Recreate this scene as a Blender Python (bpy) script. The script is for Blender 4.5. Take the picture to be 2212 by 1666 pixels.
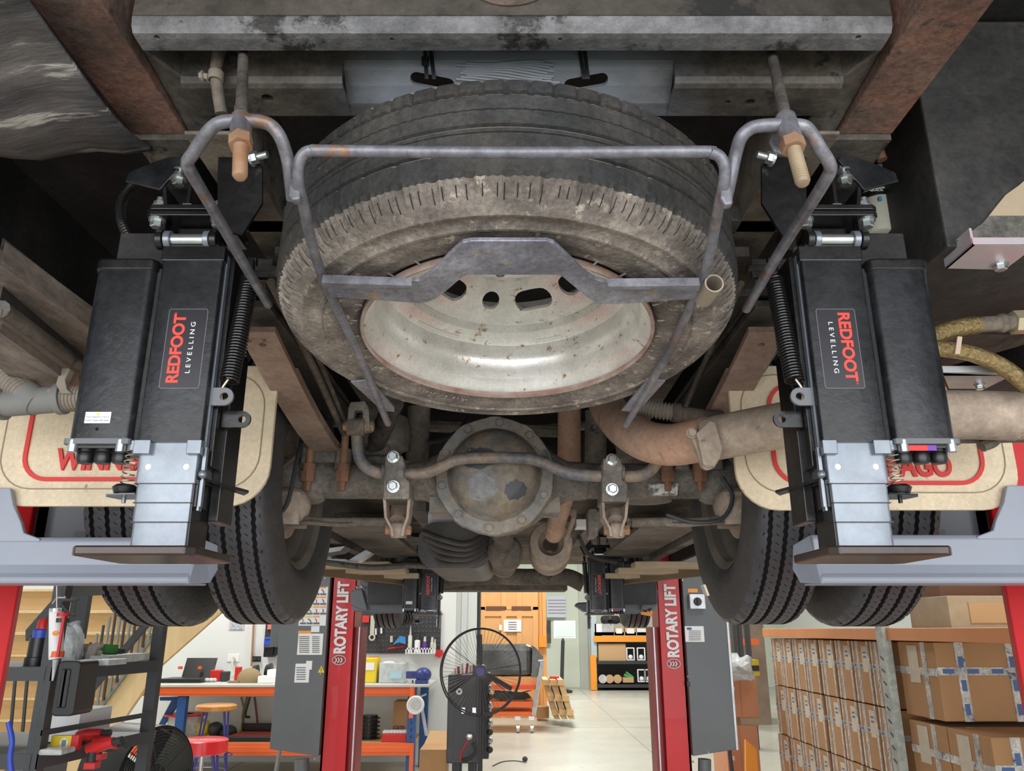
import bpy, bmesh, math, random
from mathutils import Vector, Matrix, noise
random.seed(7)
for o in list(bpy.data.objects): bpy.data.objects.remove(o, do_unlink=True)
PI = math.pi
SC = bpy.context.scene
COL = SC.collection
EYE = 1.6          # eye height; every coordinate below is written relative to the eye, FL is the workshop floor
FL = -EYE
# ------------------------------------------------------------------ camera
PITCH = math.radians(17.25); FPX = 1700.0
cam = bpy.data.cameras.new('camera'); cam.sensor_width = 36; cam.lens = FPX/2212*36; cam.clip_end = 200
co = bpy.data.objects.new('camera', cam); COL.objects.link(co); SC.camera = co
co.location = (0, 0, EYE); co.rotation_euler = (PI/2+PITCH, 0, 0)
# ------------------------------------------------------------------ light
SC.view_settings.view_transform = 'Standard'; SC.view_settings.look = 'None'
SC.view_settings.exposure = 0.08; SC.view_settings.gamma = 1; SC.view_settings.use_curve_mapping = False
wd = bpy.data.worlds.new('daylight'); SC.world = wd; wd.use_nodes = True
wd.node_tree.nodes['Background'].inputs[0].default_value = (.86, .93, 1, 1)
wd.node_tree.nodes['Background'].inputs[1].default_value = 0.9
def area(name, loc, rot, sx, sy, power, col):
    l = bpy.data.lights.new(name, 'AREA'); l.shape = 'RECTANGLE'; l.size = sx; l.size_y = sy; l.energy = power; l.color = col
    o = bpy.data.objects.new(name, l); COL.objects.link(o); o.location = (loc[0], loc[1], loc[2]+EYE); o.rotation_euler = rot
    return o
area('roller_door_daylight', (0, -3.6, 0.1), (math.radians(97), 0, 0), 9, 3.3, 350, (.99, .985, 1))
for i, (x, y, p) in enumerate([(-2.5, 2.6, 70), (2.5, 2.6, 70), (-4.2, 9.0, 150), (-4.6, 5.2, 80), (4.3, 5.4, 90), (4.3, 9.5, 70), (0, 9.2, 90), (0, 14, 210), (1.5, 19.5, 330)]):
    area('overhead_fill_light', (x, y, 3.2), (0, 0, 0), 1.3, 1.3, p, (1, .985, .95))  # unseen lights, added overhead to brighten the lift posts and background
# ------------------------------------------------------------------ pixel helpers (2212x1666 frame)
CP, SP = math.cos(PITCH), math.sin(PITCH)
def ray(px, py):
    u, v = (px-1106)/FPX, (833-py)/FPX
    return Vector((u, CP-v*SP, SP+v*CP))
def W(px, py, Y): d = ray(px, py); return d*(Y/d.y)
def WZ(px, py, Z): d = ray(px, py); return d*(Z/d.z)
def WX(px, py, X): d = ray(px, py); return d*(X/d.x)
def V(*a): return Vector(a)
# ------------------------------------------------------------------ materials
MATS = {}
def mat(name, c1, c2=None, s2=6, c3=None, t3=.6, s3=18, rough=.6, metal=0., bump=0., sb=60, coat=0., mask2=(.35, .65), stretch=(1, 1, 1), emit=0, spec=.5, grime=.45):
    if name in MATS: return MATS[name]
    m = bpy.data.materials.new(name); m.use_nodes = True; nt = m.node_tree; N = nt.nodes; L = nt.links
    b = N['Principled BSDF']; b.inputs['Roughness'].default_value = rough; b.inputs['Metallic'].default_value = metal
    b.inputs['Coat Weight'].default_value = coat; b.inputs['Specular IOR Level'].default_value = spec
    c4 = lambda c: (c[0], c[1], c[2], 1)
    b.inputs['Base Color'].default_value = c4(c1)
    if emit:
        b.inputs['Emission Color'].default_value = c4(c1); b.inputs['Emission Strength'].default_value = emit
    if c2 or bump:
        tc = N.new('ShaderNodeTexCoord'); mp = N.new('ShaderNodeMapping'); mp.inputs['Scale'].default_value = stretch
        L.new(tc.outputs['Object'], mp.inputs[0])
    def nz(scale, detail=5, rg=.6):
        n = N.new('ShaderNodeTexNoise'); n.inputs['Scale'].default_value = scale; n.inputs['Detail'].default_value = detail
        n.inputs['Roughness'].default_value = rg; L.new(mp.outputs[0], n.inputs['Vector']); return n
    def ramp(src, a, z):
        r = N.new('ShaderNodeMapRange'); r.inputs[1].default_value = a; r.inputs[2].default_value = z; r.clamp = True
        L.new(src, r.inputs[0]); return r.outputs[0]
    def mix(fac, A, B):
        x = N.new('ShaderNodeMix'); x.data_type = 'RGBA'; L.new(fac, x.inputs[0])
        for k, q in ((6, A), (7, B)):
            if hasattr(q, 'is_linked'): L.new(q, x.inputs[k])
            else: x.inputs[k].default_value = c4(q)
        return x.outputs[2]
    out = None
    if c2: out = mix(ramp(nz(s2).outputs[0], *mask2), c1, c2)
    if c3: out = mix(ramp(nz(s3, 6, .7).outputs[0], t3, t3+.06), out if out else c1, c3)
    if c3:                                             # fine grime: small dark and pale flecks
        g = N.new('ShaderNodeMapRange'); g.inputs[1].default_value = .32; g.inputs[2].default_value = .68; g.inputs[3].default_value = 1-grime; g.inputs[4].default_value = 1+grime*.8
        L.new(nz(s3*4.5, 8, .75).outputs[0], g.inputs[0])
        h = N.new('ShaderNodeMapRange'); h.inputs[1].default_value = .35; h.inputs[2].default_value = .65; h.inputs[3].default_value = 1-grime*.8; h.inputs[4].default_value = 1+grime*.5
        L.new(nz(s3*.45, 4, .6).outputs[0], h.inputs[0])
        mm = N.new('ShaderNodeMath'); mm.operation = 'MULTIPLY'; L.new(g.outputs[0], mm.inputs[0]); L.new(h.outputs[0], mm.inputs[1])
        vm = N.new('ShaderNodeVectorMath'); vm.operation = 'SCALE'; L.new(out, vm.inputs[0]); L.new(mm.outputs[0], vm.inputs['Scale']); out = vm.outputs[0]
    if out: L.new(out, b.inputs['Base Color'])
    if bump:
        bp = N.new('ShaderNodeBump'); bp.inputs['Strength'].default_value = bump; bp.inputs['Distance'].default_value = .01
        L.new(nz(sb, 6).outputs[0], bp.inputs['Height']); L.new(bp.outputs[0], b.inputs['Normal'])
    MATS[name] = m; return m
RUST = (.20, .085, .045)
m_rustrail = mat('rusty_steel', (.21, .105, .075), (.12, .085, .07), 9, (.055, .05, .048), .6, 22, rough=.75, bump=.3)
m_frame = mat('painted_frame', (.055, .05, .046), (.12, .105, .088), 7, (.03, .03, .032), .58, 14, rough=.55, bump=.25)
m_member = mat('lit_grey_member', (.115, .115, .12), (.195, .195, .20), 7, (.03, .028, .027), .55, 9, rough=.5, bump=.3)  # paler grey puts the light on the crossmember lip into its colour
m_face = mat('shaded_dusty_face', (.052, .045, .036), (.088, .077, .062), 5, (.022, .021, .02), .55, 5, rough=.75, bump=.25)  # dusty brown, with the face's darker shade put into the colour
m_brown = mat('dusty_brown', (.19, .155, .118), (.10, .088, .075), 7, (.03, .03, .03), .62, 10, rough=.8, bump=.2)
m_primer = mat('grey_primer', (.27, .30, .34), (.20, .23, .265), 6, rough=.35, bump=.05)
m_under = mat('underbody_black', (.012, .012, .013), (.032, .03, .028), 6, (.012, .012, .013), .6, 12, rough=.7, bump=.2)
m_glass = mat('black_moulding', (.05, .05, .056), (.16, .155, .15), 6, (.42, .41, .38), .585, 7, rough=.5, bump=.3, stretch=(.5, 2.6, 1))
m_gal = mat('purple_beam', (.17, .135, .12), (.28, .24, .20), 14, (.09, .075, .075), .6, 9, rough=.7, bump=.3, stretch=(1, .4, 1))
m_tyre = mat('tyre_rubber', (.042, .043, .05), (.058, .056, .064), 18, rough=.42, bump=.15, sb=120)
m_side = mat('tyre_dusty', (.13, .110, .096), (.30, .26, .222), 9, (.42, .37, .31), .58, 38, rough=.85, bump=.4, sb=55)
m_spare = mat('spare_tread', (.026, .028, .031), (.058, .053, .046), 7, (.16, .14, .10), .66, 26, rough=.7, bump=.3)
m_groove = mat('groove_black', (.008, .008, .008), rough=.9)
m_rim = mat('silver_rim', (.80, .79, .76), (.64, .62, .57), 9, (.34, .19, .08), .60, 48, rough=.3, metal=.4, bump=.05, grime=.14)
m_rimrust = mat('rusted_rim_edge', (.26, .14, .10), (.40, .33, .29), 20, rough=.7)
m_roadrim = mat('road_rim', (.10, .085, .07), (.16, .14, .12), 9, rough=.6)
m_rod = mat('carrier_grey', (.175, .175, .205), (.23, .23, .255), 10, (.29, .16, .09), .58, 13, rough=.42, metal=.3)
m_plate = mat('carrier_plate', (.23, .235, .29), (.30, .30, .34), 9, (.42, .32, .21), .585, 26, rough=.4, metal=.3, bump=.08)
m_rustbolt = mat('rusted_bolt', (.27, .135, .07), (.36, .23, .14), 30, rough=.7, metal=.2)
m_zinc = mat('zinc', (.62, .66, .66), (.45, .49, .49), 40, rough=.25, metal=.85)
m_black = mat('jack_black', (.008, .008, .009), (.018, .0175, .017), 7, (.05, .052, .055), .66, 16, rough=.25, bump=.05, spec=.4)
m_black2 = mat('jack_black_satin', (.011, .012, .014), (.023, .025, .028), 9, (.04, .042, .046), .64, 12, rough=.24, bump=.05, spec=.4)
m_plastic = mat('black_plastic', (.01, .01, .011), rough=.35)
m_inner = mat('jack_inner_steel', (.19, .215, .25), (.235, .262, .295), 9, (.14, .155, .17), .64, 11, rough=.27, metal=.5, grime=.12)
m_foot = mat('jack_foot', (.022, .014, .013), (.06, .042, .034), 7, rough=.25, metal=.2)
m_spring = mat('spring_black', (.03, .03, .03), rough=.25, metal=.6)
m_springsteel = mat('spring_steel', (.45, .40, .32), rough=.35, metal=.7)
m_sticker = mat('sticker_black', (.014, .013, .017), rough=.25)
m_stline = mat('sticker_outline', (.22, .21, .24), rough=.4)
m_redtxt = mat('logo_red', (.85, .055, .035), rough=.4)
m_white = mat('white_print', (.86, .87, .88), rough=.5)
m_flap = mat('cream_flap', (.72, .60, .43), (.66, .54, .38), 5, (.28, .23, .17), .64, 24, rough=.75, bump=.1, grime=.14)
m_flapred = mat('flap_red', (.62, .03, .025), rough=.5)
m_flapgroove = mat('flap_groove', (.28, .22, .14), rough=.8)
m_exh = mat('exhaust_rust', (.56, .33, .22), (.33, .23, .175), 6, (.24, .16, .12), .62, 15, rough=.75, bump=.12, grime=.2)
m_exh2 = mat('exhaust_dusty', (.47, .375, .295), (.30, .235, .185), 6, (.20, .14, .10), .62, 15, rough=.8, bump=.12, grime=.25)
m_axle = mat('axle_dusty', (.235, .205, .17), (.14, .13, .118), 8, (.32, .27, .21), .64, 17, rough=.7, bump=.25)
m_diff = mat('diff_cover', (.17, .175, .175), (.27, .215, .15), 9, (.055, .06, .068), .60, 6, rough=.55, bump=.2)
m_sway = mat('sway_bar', (.12, .125, .14), (.30, .22, .15), 12, (.03, .03, .035), .6, 9, rough=.55, bump=.2)
m_leaf = mat('leaf_spring', (.30, .20, .155), (.36, .26, .21), 8, (.09, .055, .04), .62, 12, rough=.75, bump=.2, grime=.25)
m_hose = mat('dusty_hose', (.30, .26, .21), (.22, .19, .155), 15, rough=.85)
m_brass = mat('braided_brass', (.42, .31, .14), (.22, .16, .07), 140, rough=.35, metal=.7, bump=.6, sb=160)
m_alu = mat('aluminium', (.46, .47, .49), (.62, .63, .65), 9, rough=.4, metal=.6)
m_pinkalu = mat('pink_aluminium', (.62, .42, .45), (.55, .56, .58), 6, rough=.4, metal=.3)
m_ply = mat('plywood', (.50, .40, .28), (.42, .33, .22), 8, rough=.8)
m_greybroken = mat('broken_edge', (.20, .19, .165), (.10, .095, .085), 14, (.32, .30, .26), .6, 25, rough=.85, bump=.4)
m_lift = mat('lift_grey', (.27, .295, .355), (.285, .31, .37), 4, rough=.4, coat=.1)
m_liftdark = mat('lift_dark_grey', (.10, .115, .135), rough=.4, coat=.1)
m_cab = mat('cabinet_grey', (.125, .135, .145), (.14, .15, .16), 3, rough=.45)
m_red = mat('lift_red', (.66, .008, .014), (.58, .008, .012), 3, rough=.4, coat=.1)
m_reddark = mat('lift_red_channel', (.30, .01, .014), rough=.4)
m_floor = mat('concrete', (.50, .50, .43), (.58, .575, .50), .8, (.44, .44, .38), .62, 3, rough=.3, bump=.03, grime=.1)
m_wall = mat('white_wall', (.74, .77, .76), rough=.8)
m_wallgreen = mat('pale_green_wall', (.70, .76, .66), rough=.8)
m_ceil = mat('ceiling', (.6, .6, .58), rough=.9)
m_orange = mat('rack_orange', (.83, .14, .03), rough=.4)
m_orange2 = mat('rack_amber', (.90, .33, .03), rough=.4)
m_blue = mat('rack_blue', (.02, .09, .30), rough=.4)
m_top = mat('bench_top', (.56, .58, .54), (.50, .52, .47), 4, rough=.5)
m_wood = mat('light_wood', (.66, .42, .18), (.72, .48, .23), 3, rough=.6, stretch=(1, 1, 6))
m_wood2 = mat('stringer_wood', (.74, .55, .29), (.68, .48, .24), 3, rough=.55, stretch=(6, 1, 1))
m_crate = mat('crate_wood', (.70, .36, .14), (.76, .43, .18), 2, rough=.7)
m_card = mat('cardboard', (.44, .245, .115), (.40, .225, .105), 4, rough=.85)
m_card2 = mat('cardboard_pale', (.56, .36, .19), rough=.85)
m_pinkcard = mat('cardboard_pink', (.62, .30, .17), rough=.85)
m_tape = mat('packing_tape', (.52, .50, .46), (.66, .64, .60), 25, (.10, .14, .25), .57, 16, rough=.3)
m_paper = mat('paper_label', (.62, .56, .44), (.55, .50, .39), 20, rough=.8)
m_dark = mat('dark_steel', (.035, .038, .042), rough=.5)
m_shelfgrey = mat('shelf_grey', (.05, .055, .062), rough=.5)
m_rail = mat('rail_grey', (.20, .24, .22), rough=.4)
m_steel = mat('bright_steel', (.6, .6, .6), rough=.25, metal=.9)
m_glassy = mat('clear_plastic', (.62, .66, .66), (.45, .48, .48), 18, rough=.15, bump=.3)
m_green = mat('green_tape', (.04, .28, .04), rough=.5)
m_yellow = mat('yellow', (.82, .62, .02), rough=.45)
m_toolred = mat('tool_red', (.62, .02, .02), rough=.4)
m_bluep = mat('blue_plastic', (.03, .08, .55), rough=.4)
m_purple = mat('purple', (.16, .03, .35), rough=.4)
m_seatred = mat('seat_red', (.75, .02, .03), rough=.3, coat=.3)
m_seatwood = mat('seat_wood', (.50, .20, .03), (.60, .28, .06), 5, rough=.35, coat=.4)
m_khaki = mat('khaki', (.30, .22, .12), rough=.9)
m_printblue = mat('print_blue', (.08, .14, .32), rough=.6)
m_filter = mat('filter_white', (.66, .66, .56), (.55, .54, .45), 12, rough=.5)
m_matt = mat('matt_hole', (.004, .004, .004), rough=1)
def paint_blend():
    m = mat('overspray', (.055, .05, .046), (.13, .11, .088), 7, (.03, .03, .032), .58, 14, rough=.5, bump=.2); nt = m.node_tree; N, L = nt.nodes, nt.links
    b = N['Principled BSDF']; src = b.inputs['Base Color'].links[0].from_socket
    tc = N.new('ShaderNodeTexCoord'); sx = N.new('ShaderNodeSeparateXYZ'); L.new(tc.outputs['Object'], sx.inputs[0])
    ab = N.new('ShaderNodeMath'); ab.operation = 'ABSOLUTE'; L.new(sx.outputs[0], ab.inputs[0])
    nz = N.new('ShaderNodeTexNoise'); nz.inputs['Scale'].default_value = 9; L.new(tc.outputs['Object'], nz.inputs[0])
    ml = N.new('ShaderNodeMath'); ml.operation = 'MULTIPLY_ADD'; ml.inputs[1].default_value = .16; L.new(nz.outputs[0], ml.inputs[0]); L.new(ab.outputs[0], ml.inputs[2])
    mr = N.new('ShaderNodeMapRange'); mr.inputs[1].default_value = .24; mr.inputs[2].default_value = .36; L.new(ml.outputs[0], mr.inputs[0])
    mx = N.new('ShaderNodeMix'); mx.data_type = 'RGBA'; mx.inputs[6].default_value = (.235, .262, .30, 1); L.new(src, mx.inputs[7]); L.new(mr.outputs[0], mx.inputs[0]); L.new(mx.outputs[2], b.inputs['Base Color'])
    return m
m_over = paint_blend()
# ------------------------------------------------------------------ mesh builder
class MB:
    def __init__(s): s.v = []; s.f = []; s.mi = []; s.cur = 0
    def m(s, k): s.cur = k; return s
    def add(s, vs, fs):
        o = len(s.v); s.v += [Vector(p) for p in vs]
        for f in fs: s.f.append([i+o for i in f]); s.mi.append(s.cur)
        return s
    def box(s, a, b):
        x0, x1 = sorted((a[0], b[0])); y0, y1 = sorted((a[1], b[1])); z0, z1 = sorted((a[2], b[2]))
        return s.add([(x0,y0,z0),(x1,y0,z0),(x1,y1,z0),(x0,y1,z0),(x0,y0,z1),(x1,y0,z1),(x1,y1,z1),(x0,y1,z1)],
                     [(0,3,2,1),(4,5,6,7),(0,1,5,4),(1,2,6,5),(2,3,7,6),(3,0,4,7)])
    def prism(s, pts, ext):
        pts = [Vector(p) for p in pts]; ext = Vector(ext); n = len(pts)
        nr = Vector((0, 0, 0))
        for i in range(n): nr += pts[i].cross(pts[(i+1) % n])
        if nr.dot(ext) > 0: pts.reverse()
        return s.add(pts+[p+ext for p in pts], [list(range(n)), list(range(2*n-1, n-1, -1))]+[(i, i+n, (i+1) % n+n, (i+1) % n) for i in range(n)])
    def cyl(s, a, b, r, r2=None, seg=20, hole=0):
        return s.lathe(a, Vector(b)-Vector(a), ([(hole, 0)] if hole else [(0, 0)])+[(r, 0), (r if r2 is None else r2, 1)]+[(hole, 1)]+([(hole, 0)] if hole else []), seg, unit=False)
    def lathe(s, c, ax, prof, seg=32, unit=True, mod=None, mats=None):
        c = Vector(c); ax = Vector(ax); al = ax.length; n = ax.normalized(); k = 1 if unit else al
        t = Vector((1, 0, 0)) if abs(n.x) < .9 else Vector((0, 0, 1))
        e1 = n.cross(t).normalized(); e2 = n.cross(e1)
        vs, fs, mi = [], [], []; base = []
        for j, (r, a) in enumerate(prof):
            if r < 1e-7: base.append((len(vs), 1)); vs.append(c+n*(a*k)); continue
            base.append((len(vs), seg))
            for i in range(seg):
                th = 2*PI*i/seg; rr, aa = (r, a) if not mod else mod(j, i, r, a)
                vs.append(c+n*(aa*k)+e1*(rr*math.cos(th))+e2*(rr*math.sin(th)))
        for j in range(len(prof)-1):
            (b0, n0), (b1, n1) = base[j], base[j+1]
            for i in range(seg):
                i2 = (i+1) % seg
                if n0 == 1 and n1 == 1: continue
                if n0 == 1: f = (b0, b1+i2, b1+i)
                elif n1 == 1: f = (b0+i, b0+i2, b1)
                else: f = (b0+i, b0+i2, b1+i2, b1+i)
                fs.append(f); mi.append(mats[j] if mats else s.cur)
        o = len(s.v); s.v += vs
        for f, q in zip(fs, mi): s.f.append([x+o for x in f]); s.mi.append(q)
        return s
    def tube(s, pts, r, seg=10, rf=None, caps=True):
        pts = [Vector(p) for p in pts]; n = len(pts); vs = []; fs = []
        t0 = (pts[1]-pts[0]).normalized(); up = Vector((0, 0, 1)) if abs(t0.z) < .9 else Vector((0, 1, 0))
        e1 = t0.cross(up).normalized()
        for i, p in enumerate(pts):
            t = ((pts[min(i+1, n-1)]-pts[max(i-1, 0)])).normalized()
            e1 = (e1-t*e1.dot(t)).normalized(); e2 = t.cross(e1); rr = rf(i) if rf else r
            for k in range(seg):
                a = 2*PI*k/seg; vs.append(p+e1*(rr*math.cos(a))+e2*(rr*math.sin(a)))
        for i in range(n-1):
            for k in range(seg):
                k2 = (k+1) % seg; fs.append((i*seg+k, i*seg+k2, (i+1)*seg+k2, (i+1)*seg+k))
        if caps: fs.append(list(range(seg-1, -1, -1))); fs.append([(n-1)*seg+k for k in range(seg)])
        return s.add(vs, fs)
    def ball(s, c, r, seg=16, rings=8):
        c = Vector(c); r = Vector((r, r, r)) if not hasattr(r, '__len__') else Vector(r)
        vs = [c+V(0, 0, r.z)]; fs = []
        for j in range(1, rings):
            for i in range(seg):
                a = 2*PI*i/seg; b = PI*j/rings
                vs.append(c+V(r.x*math.sin(b)*math.cos(a), r.y*math.sin(b)*math.sin(a), r.z*math.cos(b)))
        vs.append(c-V(0, 0, r.z)); L = len(vs)-1
        for i in range(seg):
            i2 = (i+1) % seg; fs.append((0, 1+i, 1+i2)); fs.append((L, 1+(rings-2)*seg+i2, 1+(rings-2)*seg+i))
            for j in range(rings-2): fs.append((1+j*seg+i, 1+(j+1)*seg+i, 1+(j+1)*seg+i2, 1+j*seg+i2))
        return s.add(vs, fs)
    def coil(s, a, b, R, r, turns, seg=6, per=14):
        a = Vector(a); b = Vector(b); ax = b-a; n = ax.normalized(); t = V(1, 0, 0) if abs(n.x) < .9 else V(0, 0, 1)
        e1 = n.cross(t).normalized(); e2 = n.cross(e1); N = int(turns*per)
        return s.tube([a+ax*(i/N)+e1*(R*math.cos(2*PI*i/per))+e2*(R*math.sin(2*PI*i/per)) for i in range(N+1)], r, seg)
    def hexa(s, p, ax, r, h, washer=True):      # hexagon head on a washer
        p = Vector(p); n = Vector(ax).normalized()
        if washer: s.cyl(p, p+n*(h*.25), r*1.3, seg=20)
        s.lathe(p+n*(h*.2), n, [(r, 0), (r, h*.7), (r*.8, h*.8), (0, h*.8)], 6)
        return s
    def rbox(s, a, b, r, axis=2, seg=5):         # box with rounded long edges
        x0, x1 = sorted((a[0], b[0])); y0, y1 = sorted((a[1], b[1])); z0, z1 = sorted((a[2], b[2]))
        lo, hi = [x0, y0, z0], [x1, y1, z1]; i, j = [k for k in range(3) if k != axis]; pts = []
        for cx, cy, st in ((hi[i]-r, hi[j]-r, 0), (lo[i]+r, hi[j]-r, PI/2), (lo[i]+r, lo[j]+r, PI), (hi[i]-r, lo[j]+r, 1.5*PI)):
            for k in range(seg+1):
                t = st+PI/2*k/seg; p = [0, 0, 0]; p[i] = cx+r*math.cos(t); p[j] = cy+r*math.sin(t); p[axis] = lo[axis]; pts.append(p)
        e = [0, 0, 0]; e[axis] = hi[axis]-lo[axis]
        return s.prism(pts, e)
    def build(s, name, m, parent=None, smooth=False, bevel=0, cut=None, label=None, sub=0):
        me = bpy.data.meshes.new(name)
        me.from_pydata([(p.x, p.y, p.z+EYE) for p in s.v], [], s.f)
        for q in (m if isinstance(m, (list, tuple)) else [m]): me.materials.append(q)
        if any(s.mi): me.polygons.foreach_set('material_index', s.mi)
        bm = bmesh.new(); bm.from_mesh(me); bmesh.ops.recalc_face_normals(bm, faces=bm.faces); bm.to_mesh(me); bm.free()
        o = bpy.data.objects.new(name, me); COL.objects.link(o)
        if cut: o = cut_mesh(o, cut)
        if smooth:
            for p in o.data.polygons: p.use_smooth = True
            try: o.data.set_sharp_from_angle(angle=math.radians(38))
            except Exception: pass
        if bevel:
            b = o.modifiers.new('bevel', 'BEVEL'); b.width = bevel; b.segments = 2; b.limit_method = 'ANGLE'; b.angle_limit = math.radians(40)
        if sub:
            b = o.modifiers.new('sub', 'SUBSURF'); b.levels = sub; b.render_levels = sub
        if parent: attach(o, parent)
        if label: o['label'] = label
        return o
def cut_mesh(o, mb):
    me = bpy.data.meshes.new('cut'); me.from_pydata([(p.x, p.y, p.z+EYE) for p in mb.v], [], mb.f)
    bm = bmesh.new(); bm.from_mesh(me); bmesh.ops.recalc_face_normals(bm, faces=bm.faces); bm.to_mesh(me); bm.free()
    c = bpy.data.objects.new('cut', me); COL.objects.link(c)
    md = o.modifiers.new('b', 'BOOLEAN'); md.operation = 'DIFFERENCE'; md.object = c; md.solver = 'EXACT'; md.use_self = True
    bpy.context.view_layer.update()
    nm = bpy.data.meshes.new_from_object(o.evaluated_get(bpy.context.evaluated_depsgraph_get()))
    o.modifiers.clear(); o.data = nm
    bpy.data.objects.remove(c, do_unlink=True); return o
def attach(o, parent):
    o.parent = parent
    q = parent; M = Matrix.Identity(4)
    while q: M = q.matrix_basis @ M if not q.parent else M; q = q.parent
    root = parent
    while root.parent: root = root.parent
    if parent is root: o.matrix_parent_inverse = Matrix.Translation(-Vector(root.location))
def thing(name, label, cat, loc=(0, 0, 0), group=None):
    o = bpy.data.objects.new(name, None); COL.objects.link(o); o.location = (loc[0], loc[1], loc[2]+EYE); o.empty_display_size = .05
    return tag(o, label, cat, group)
def tag(o, label, cat, group=None, kind=None):
    o['label'] = label; o['category'] = cat
    if group: o['group'] = group
    if kind: o['kind'] = kind
    return o
def struct(o): o['kind'] = 'structure'; return o
def tree(root, off, label, group=None):
    r = root.copy(); COL.objects.link(r); r.location = Vector(root.location)+Vector(off); r['label'] = label
    if group: r['group'] = group
    for ch in list(root.children):
        c = ch.copy(); COL.objects.link(c); c.parent = r; c.matrix_parent_inverse = ch.matrix_parent_inverse
        for g in ch.children:
            d = g.copy(); COL.objects.link(d); d.parent = c; d.matrix_parent_inverse = g.matrix_parent_inverse
    return r
def text(body, c, w, h, xd, yd, m, name='lettering', parent=None, thick=.0006, bold=.0, shear=0):
    cu = bpy.data.curves.new('t', 'FONT'); cu.body = body; cu.extrude = .01; cu.align_x = 'CENTER'; cu.offset = bold; cu.shear = shear
    t = bpy.data.objects.new('t', cu); COL.objects.link(t); bpy.context.view_layer.update()
    me = bpy.data.meshes.new_from_object(t.evaluated_get(bpy.context.evaluated_depsgraph_get()))
    bpy.data.objects.remove(t, do_unlink=True)
    xs = [v.co.x for v in me.vertices]; ys = [v.co.y for v in me.vertices]; x0, x1, y0, y1 = min(xs), max(xs), min(ys), max(ys)
    xd = Vector(xd).normalized(); yd = Vector(yd).normalized(); zd = xd.cross(yd); c = Vector(c)+V(0, 0, EYE)
    for v in me.vertices:
        q = v.co; p = c+xd*((q.x-(x0+x1)/2)/(x1-x0)*w)+yd*((q.y-(y0+y1)/2)/(y1-y0)*h)+zd*((q.z+.01)/.02*thick)
        v.co = p
    me.materials.clear(); me.materials.append(m); me.name = name
    o = bpy.data.objects.new(name, me); COL.objects.link(o)
    if parent: attach(o, parent)
    return o
def bezier(pts, n=8):                             # Catmull-Rom through the points
    pts = [Vector(p) for p in pts]; P = [pts[0]*2-pts[1]]+pts+[pts[-1]*2-pts[-2]]; out = []
    for i in range(1, len(P)-2):
        a, b, c, d = P[i-1:i+3]
        for k in range(n):
            t = k/n; out.append(.5*((2*b)+(c-a)*t+(2*a-5*b+4*c-d)*t*t+(3*b-a-3*c+d)*t**3))
    out.append(pts[-1]); return out
def hose(mb, pts, r, amp=.12, n=40, seg=12):
    p = bezier(pts, max(4, n//max(1, len(pts)-1)))
    q = []
    for i in range(len(p)-1):
        q += [p[i], p[i]*.5+p[i+1]*.5]
    q.append(p[-1])
    return mb.tube(q, r, seg, rf=lambda i: r*(1+amp*(1 if (i//2) % 2 else -1)))
def pz(px, Z, t):  # plate in a horizontal plane from its outline
    return MB().prism([WZ(x, y, Z) for x, y in px], (0, 0, t))
def py_(px, Y, t):
    return MB().prism([W(x, y, Y) for x, y in px], (0, t, 0))
def bpx(x0, y0, x1, y1, Y, d, mb=None):          # upright box whose front face stands at Y
    ym = (y0+y1)/2; mb = mb or MB()
    return mb.box((W(x0, ym, Y).x, Y, W(x0, y0, Y).z), (W(x1, ym, Y).x, Y+d, W(x1, y1, Y).z))
# ================================================================== THE WORKSHOP SHELL
struct(MB().box((-7.5, -9, FL-.1), (8, 26, FL)).build('floor', m_floor))
struct(MB().box((-7.5, -1.6, 3.4), (8, 26, 3.5)).build('ceiling', m_ceil))
struct(MB().box((-7.6, -9, FL), (-7.5, 26, 3.4)).build('wall_left', m_wall))
struct(MB().box((8, -9, FL), (8.1, 26, 3.4)).build('wall_right', m_wall))
struct(MB().box((-7.5, 10.95, FL), (W(984, 1400, 11).x, 11.15, 3.4)).build('wall_bench', m_wall))
struct(MB().box((-7.5, 24.6, FL), (8, 24.8, 3.4)).build('wall_far', m_wallgreen))
struct(MB().box((-7.5, -1.7, 1.75), (8, -1.55, 3.4)).build('wall_rear', m_wall))  # unseen wall over the door, brought down to darken upper reflections
q = MB().box((W(985, 1400, 11.6).x, 11.2, FL), (W(1032, 1400, 11.6).x, 11.6, 3.4)); 
for x in (1000, 1014): q.box((W(x, 1400, 11.6).x, 11.17, FL), (W(x+3, 1400, 11.6).x, 11.2, 3.4))
struct(q.build('pillar', m_wall)); 
struct(MB().box((W(1033, 1400, 11.6).x, 11.25, FL), (W(1038, 1400, 11.6).x, 11.6, 3.4)).build('trim_1', m_dark))
q = MB()
for y0 in (2.2, 8.4, 14.6, 19.5): q.box((-7.4, y0, FL+.0005), (7.9, y0+.012, FL+.0012))
for x0 in (-3.4, 1.9): q.box((x0, -1, FL+.0005), (x0+.012, 24, FL+.0012))
struct(q.build('trim_2', mat('floor_joint', (.28, .28, .24), rough=.8)))
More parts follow.
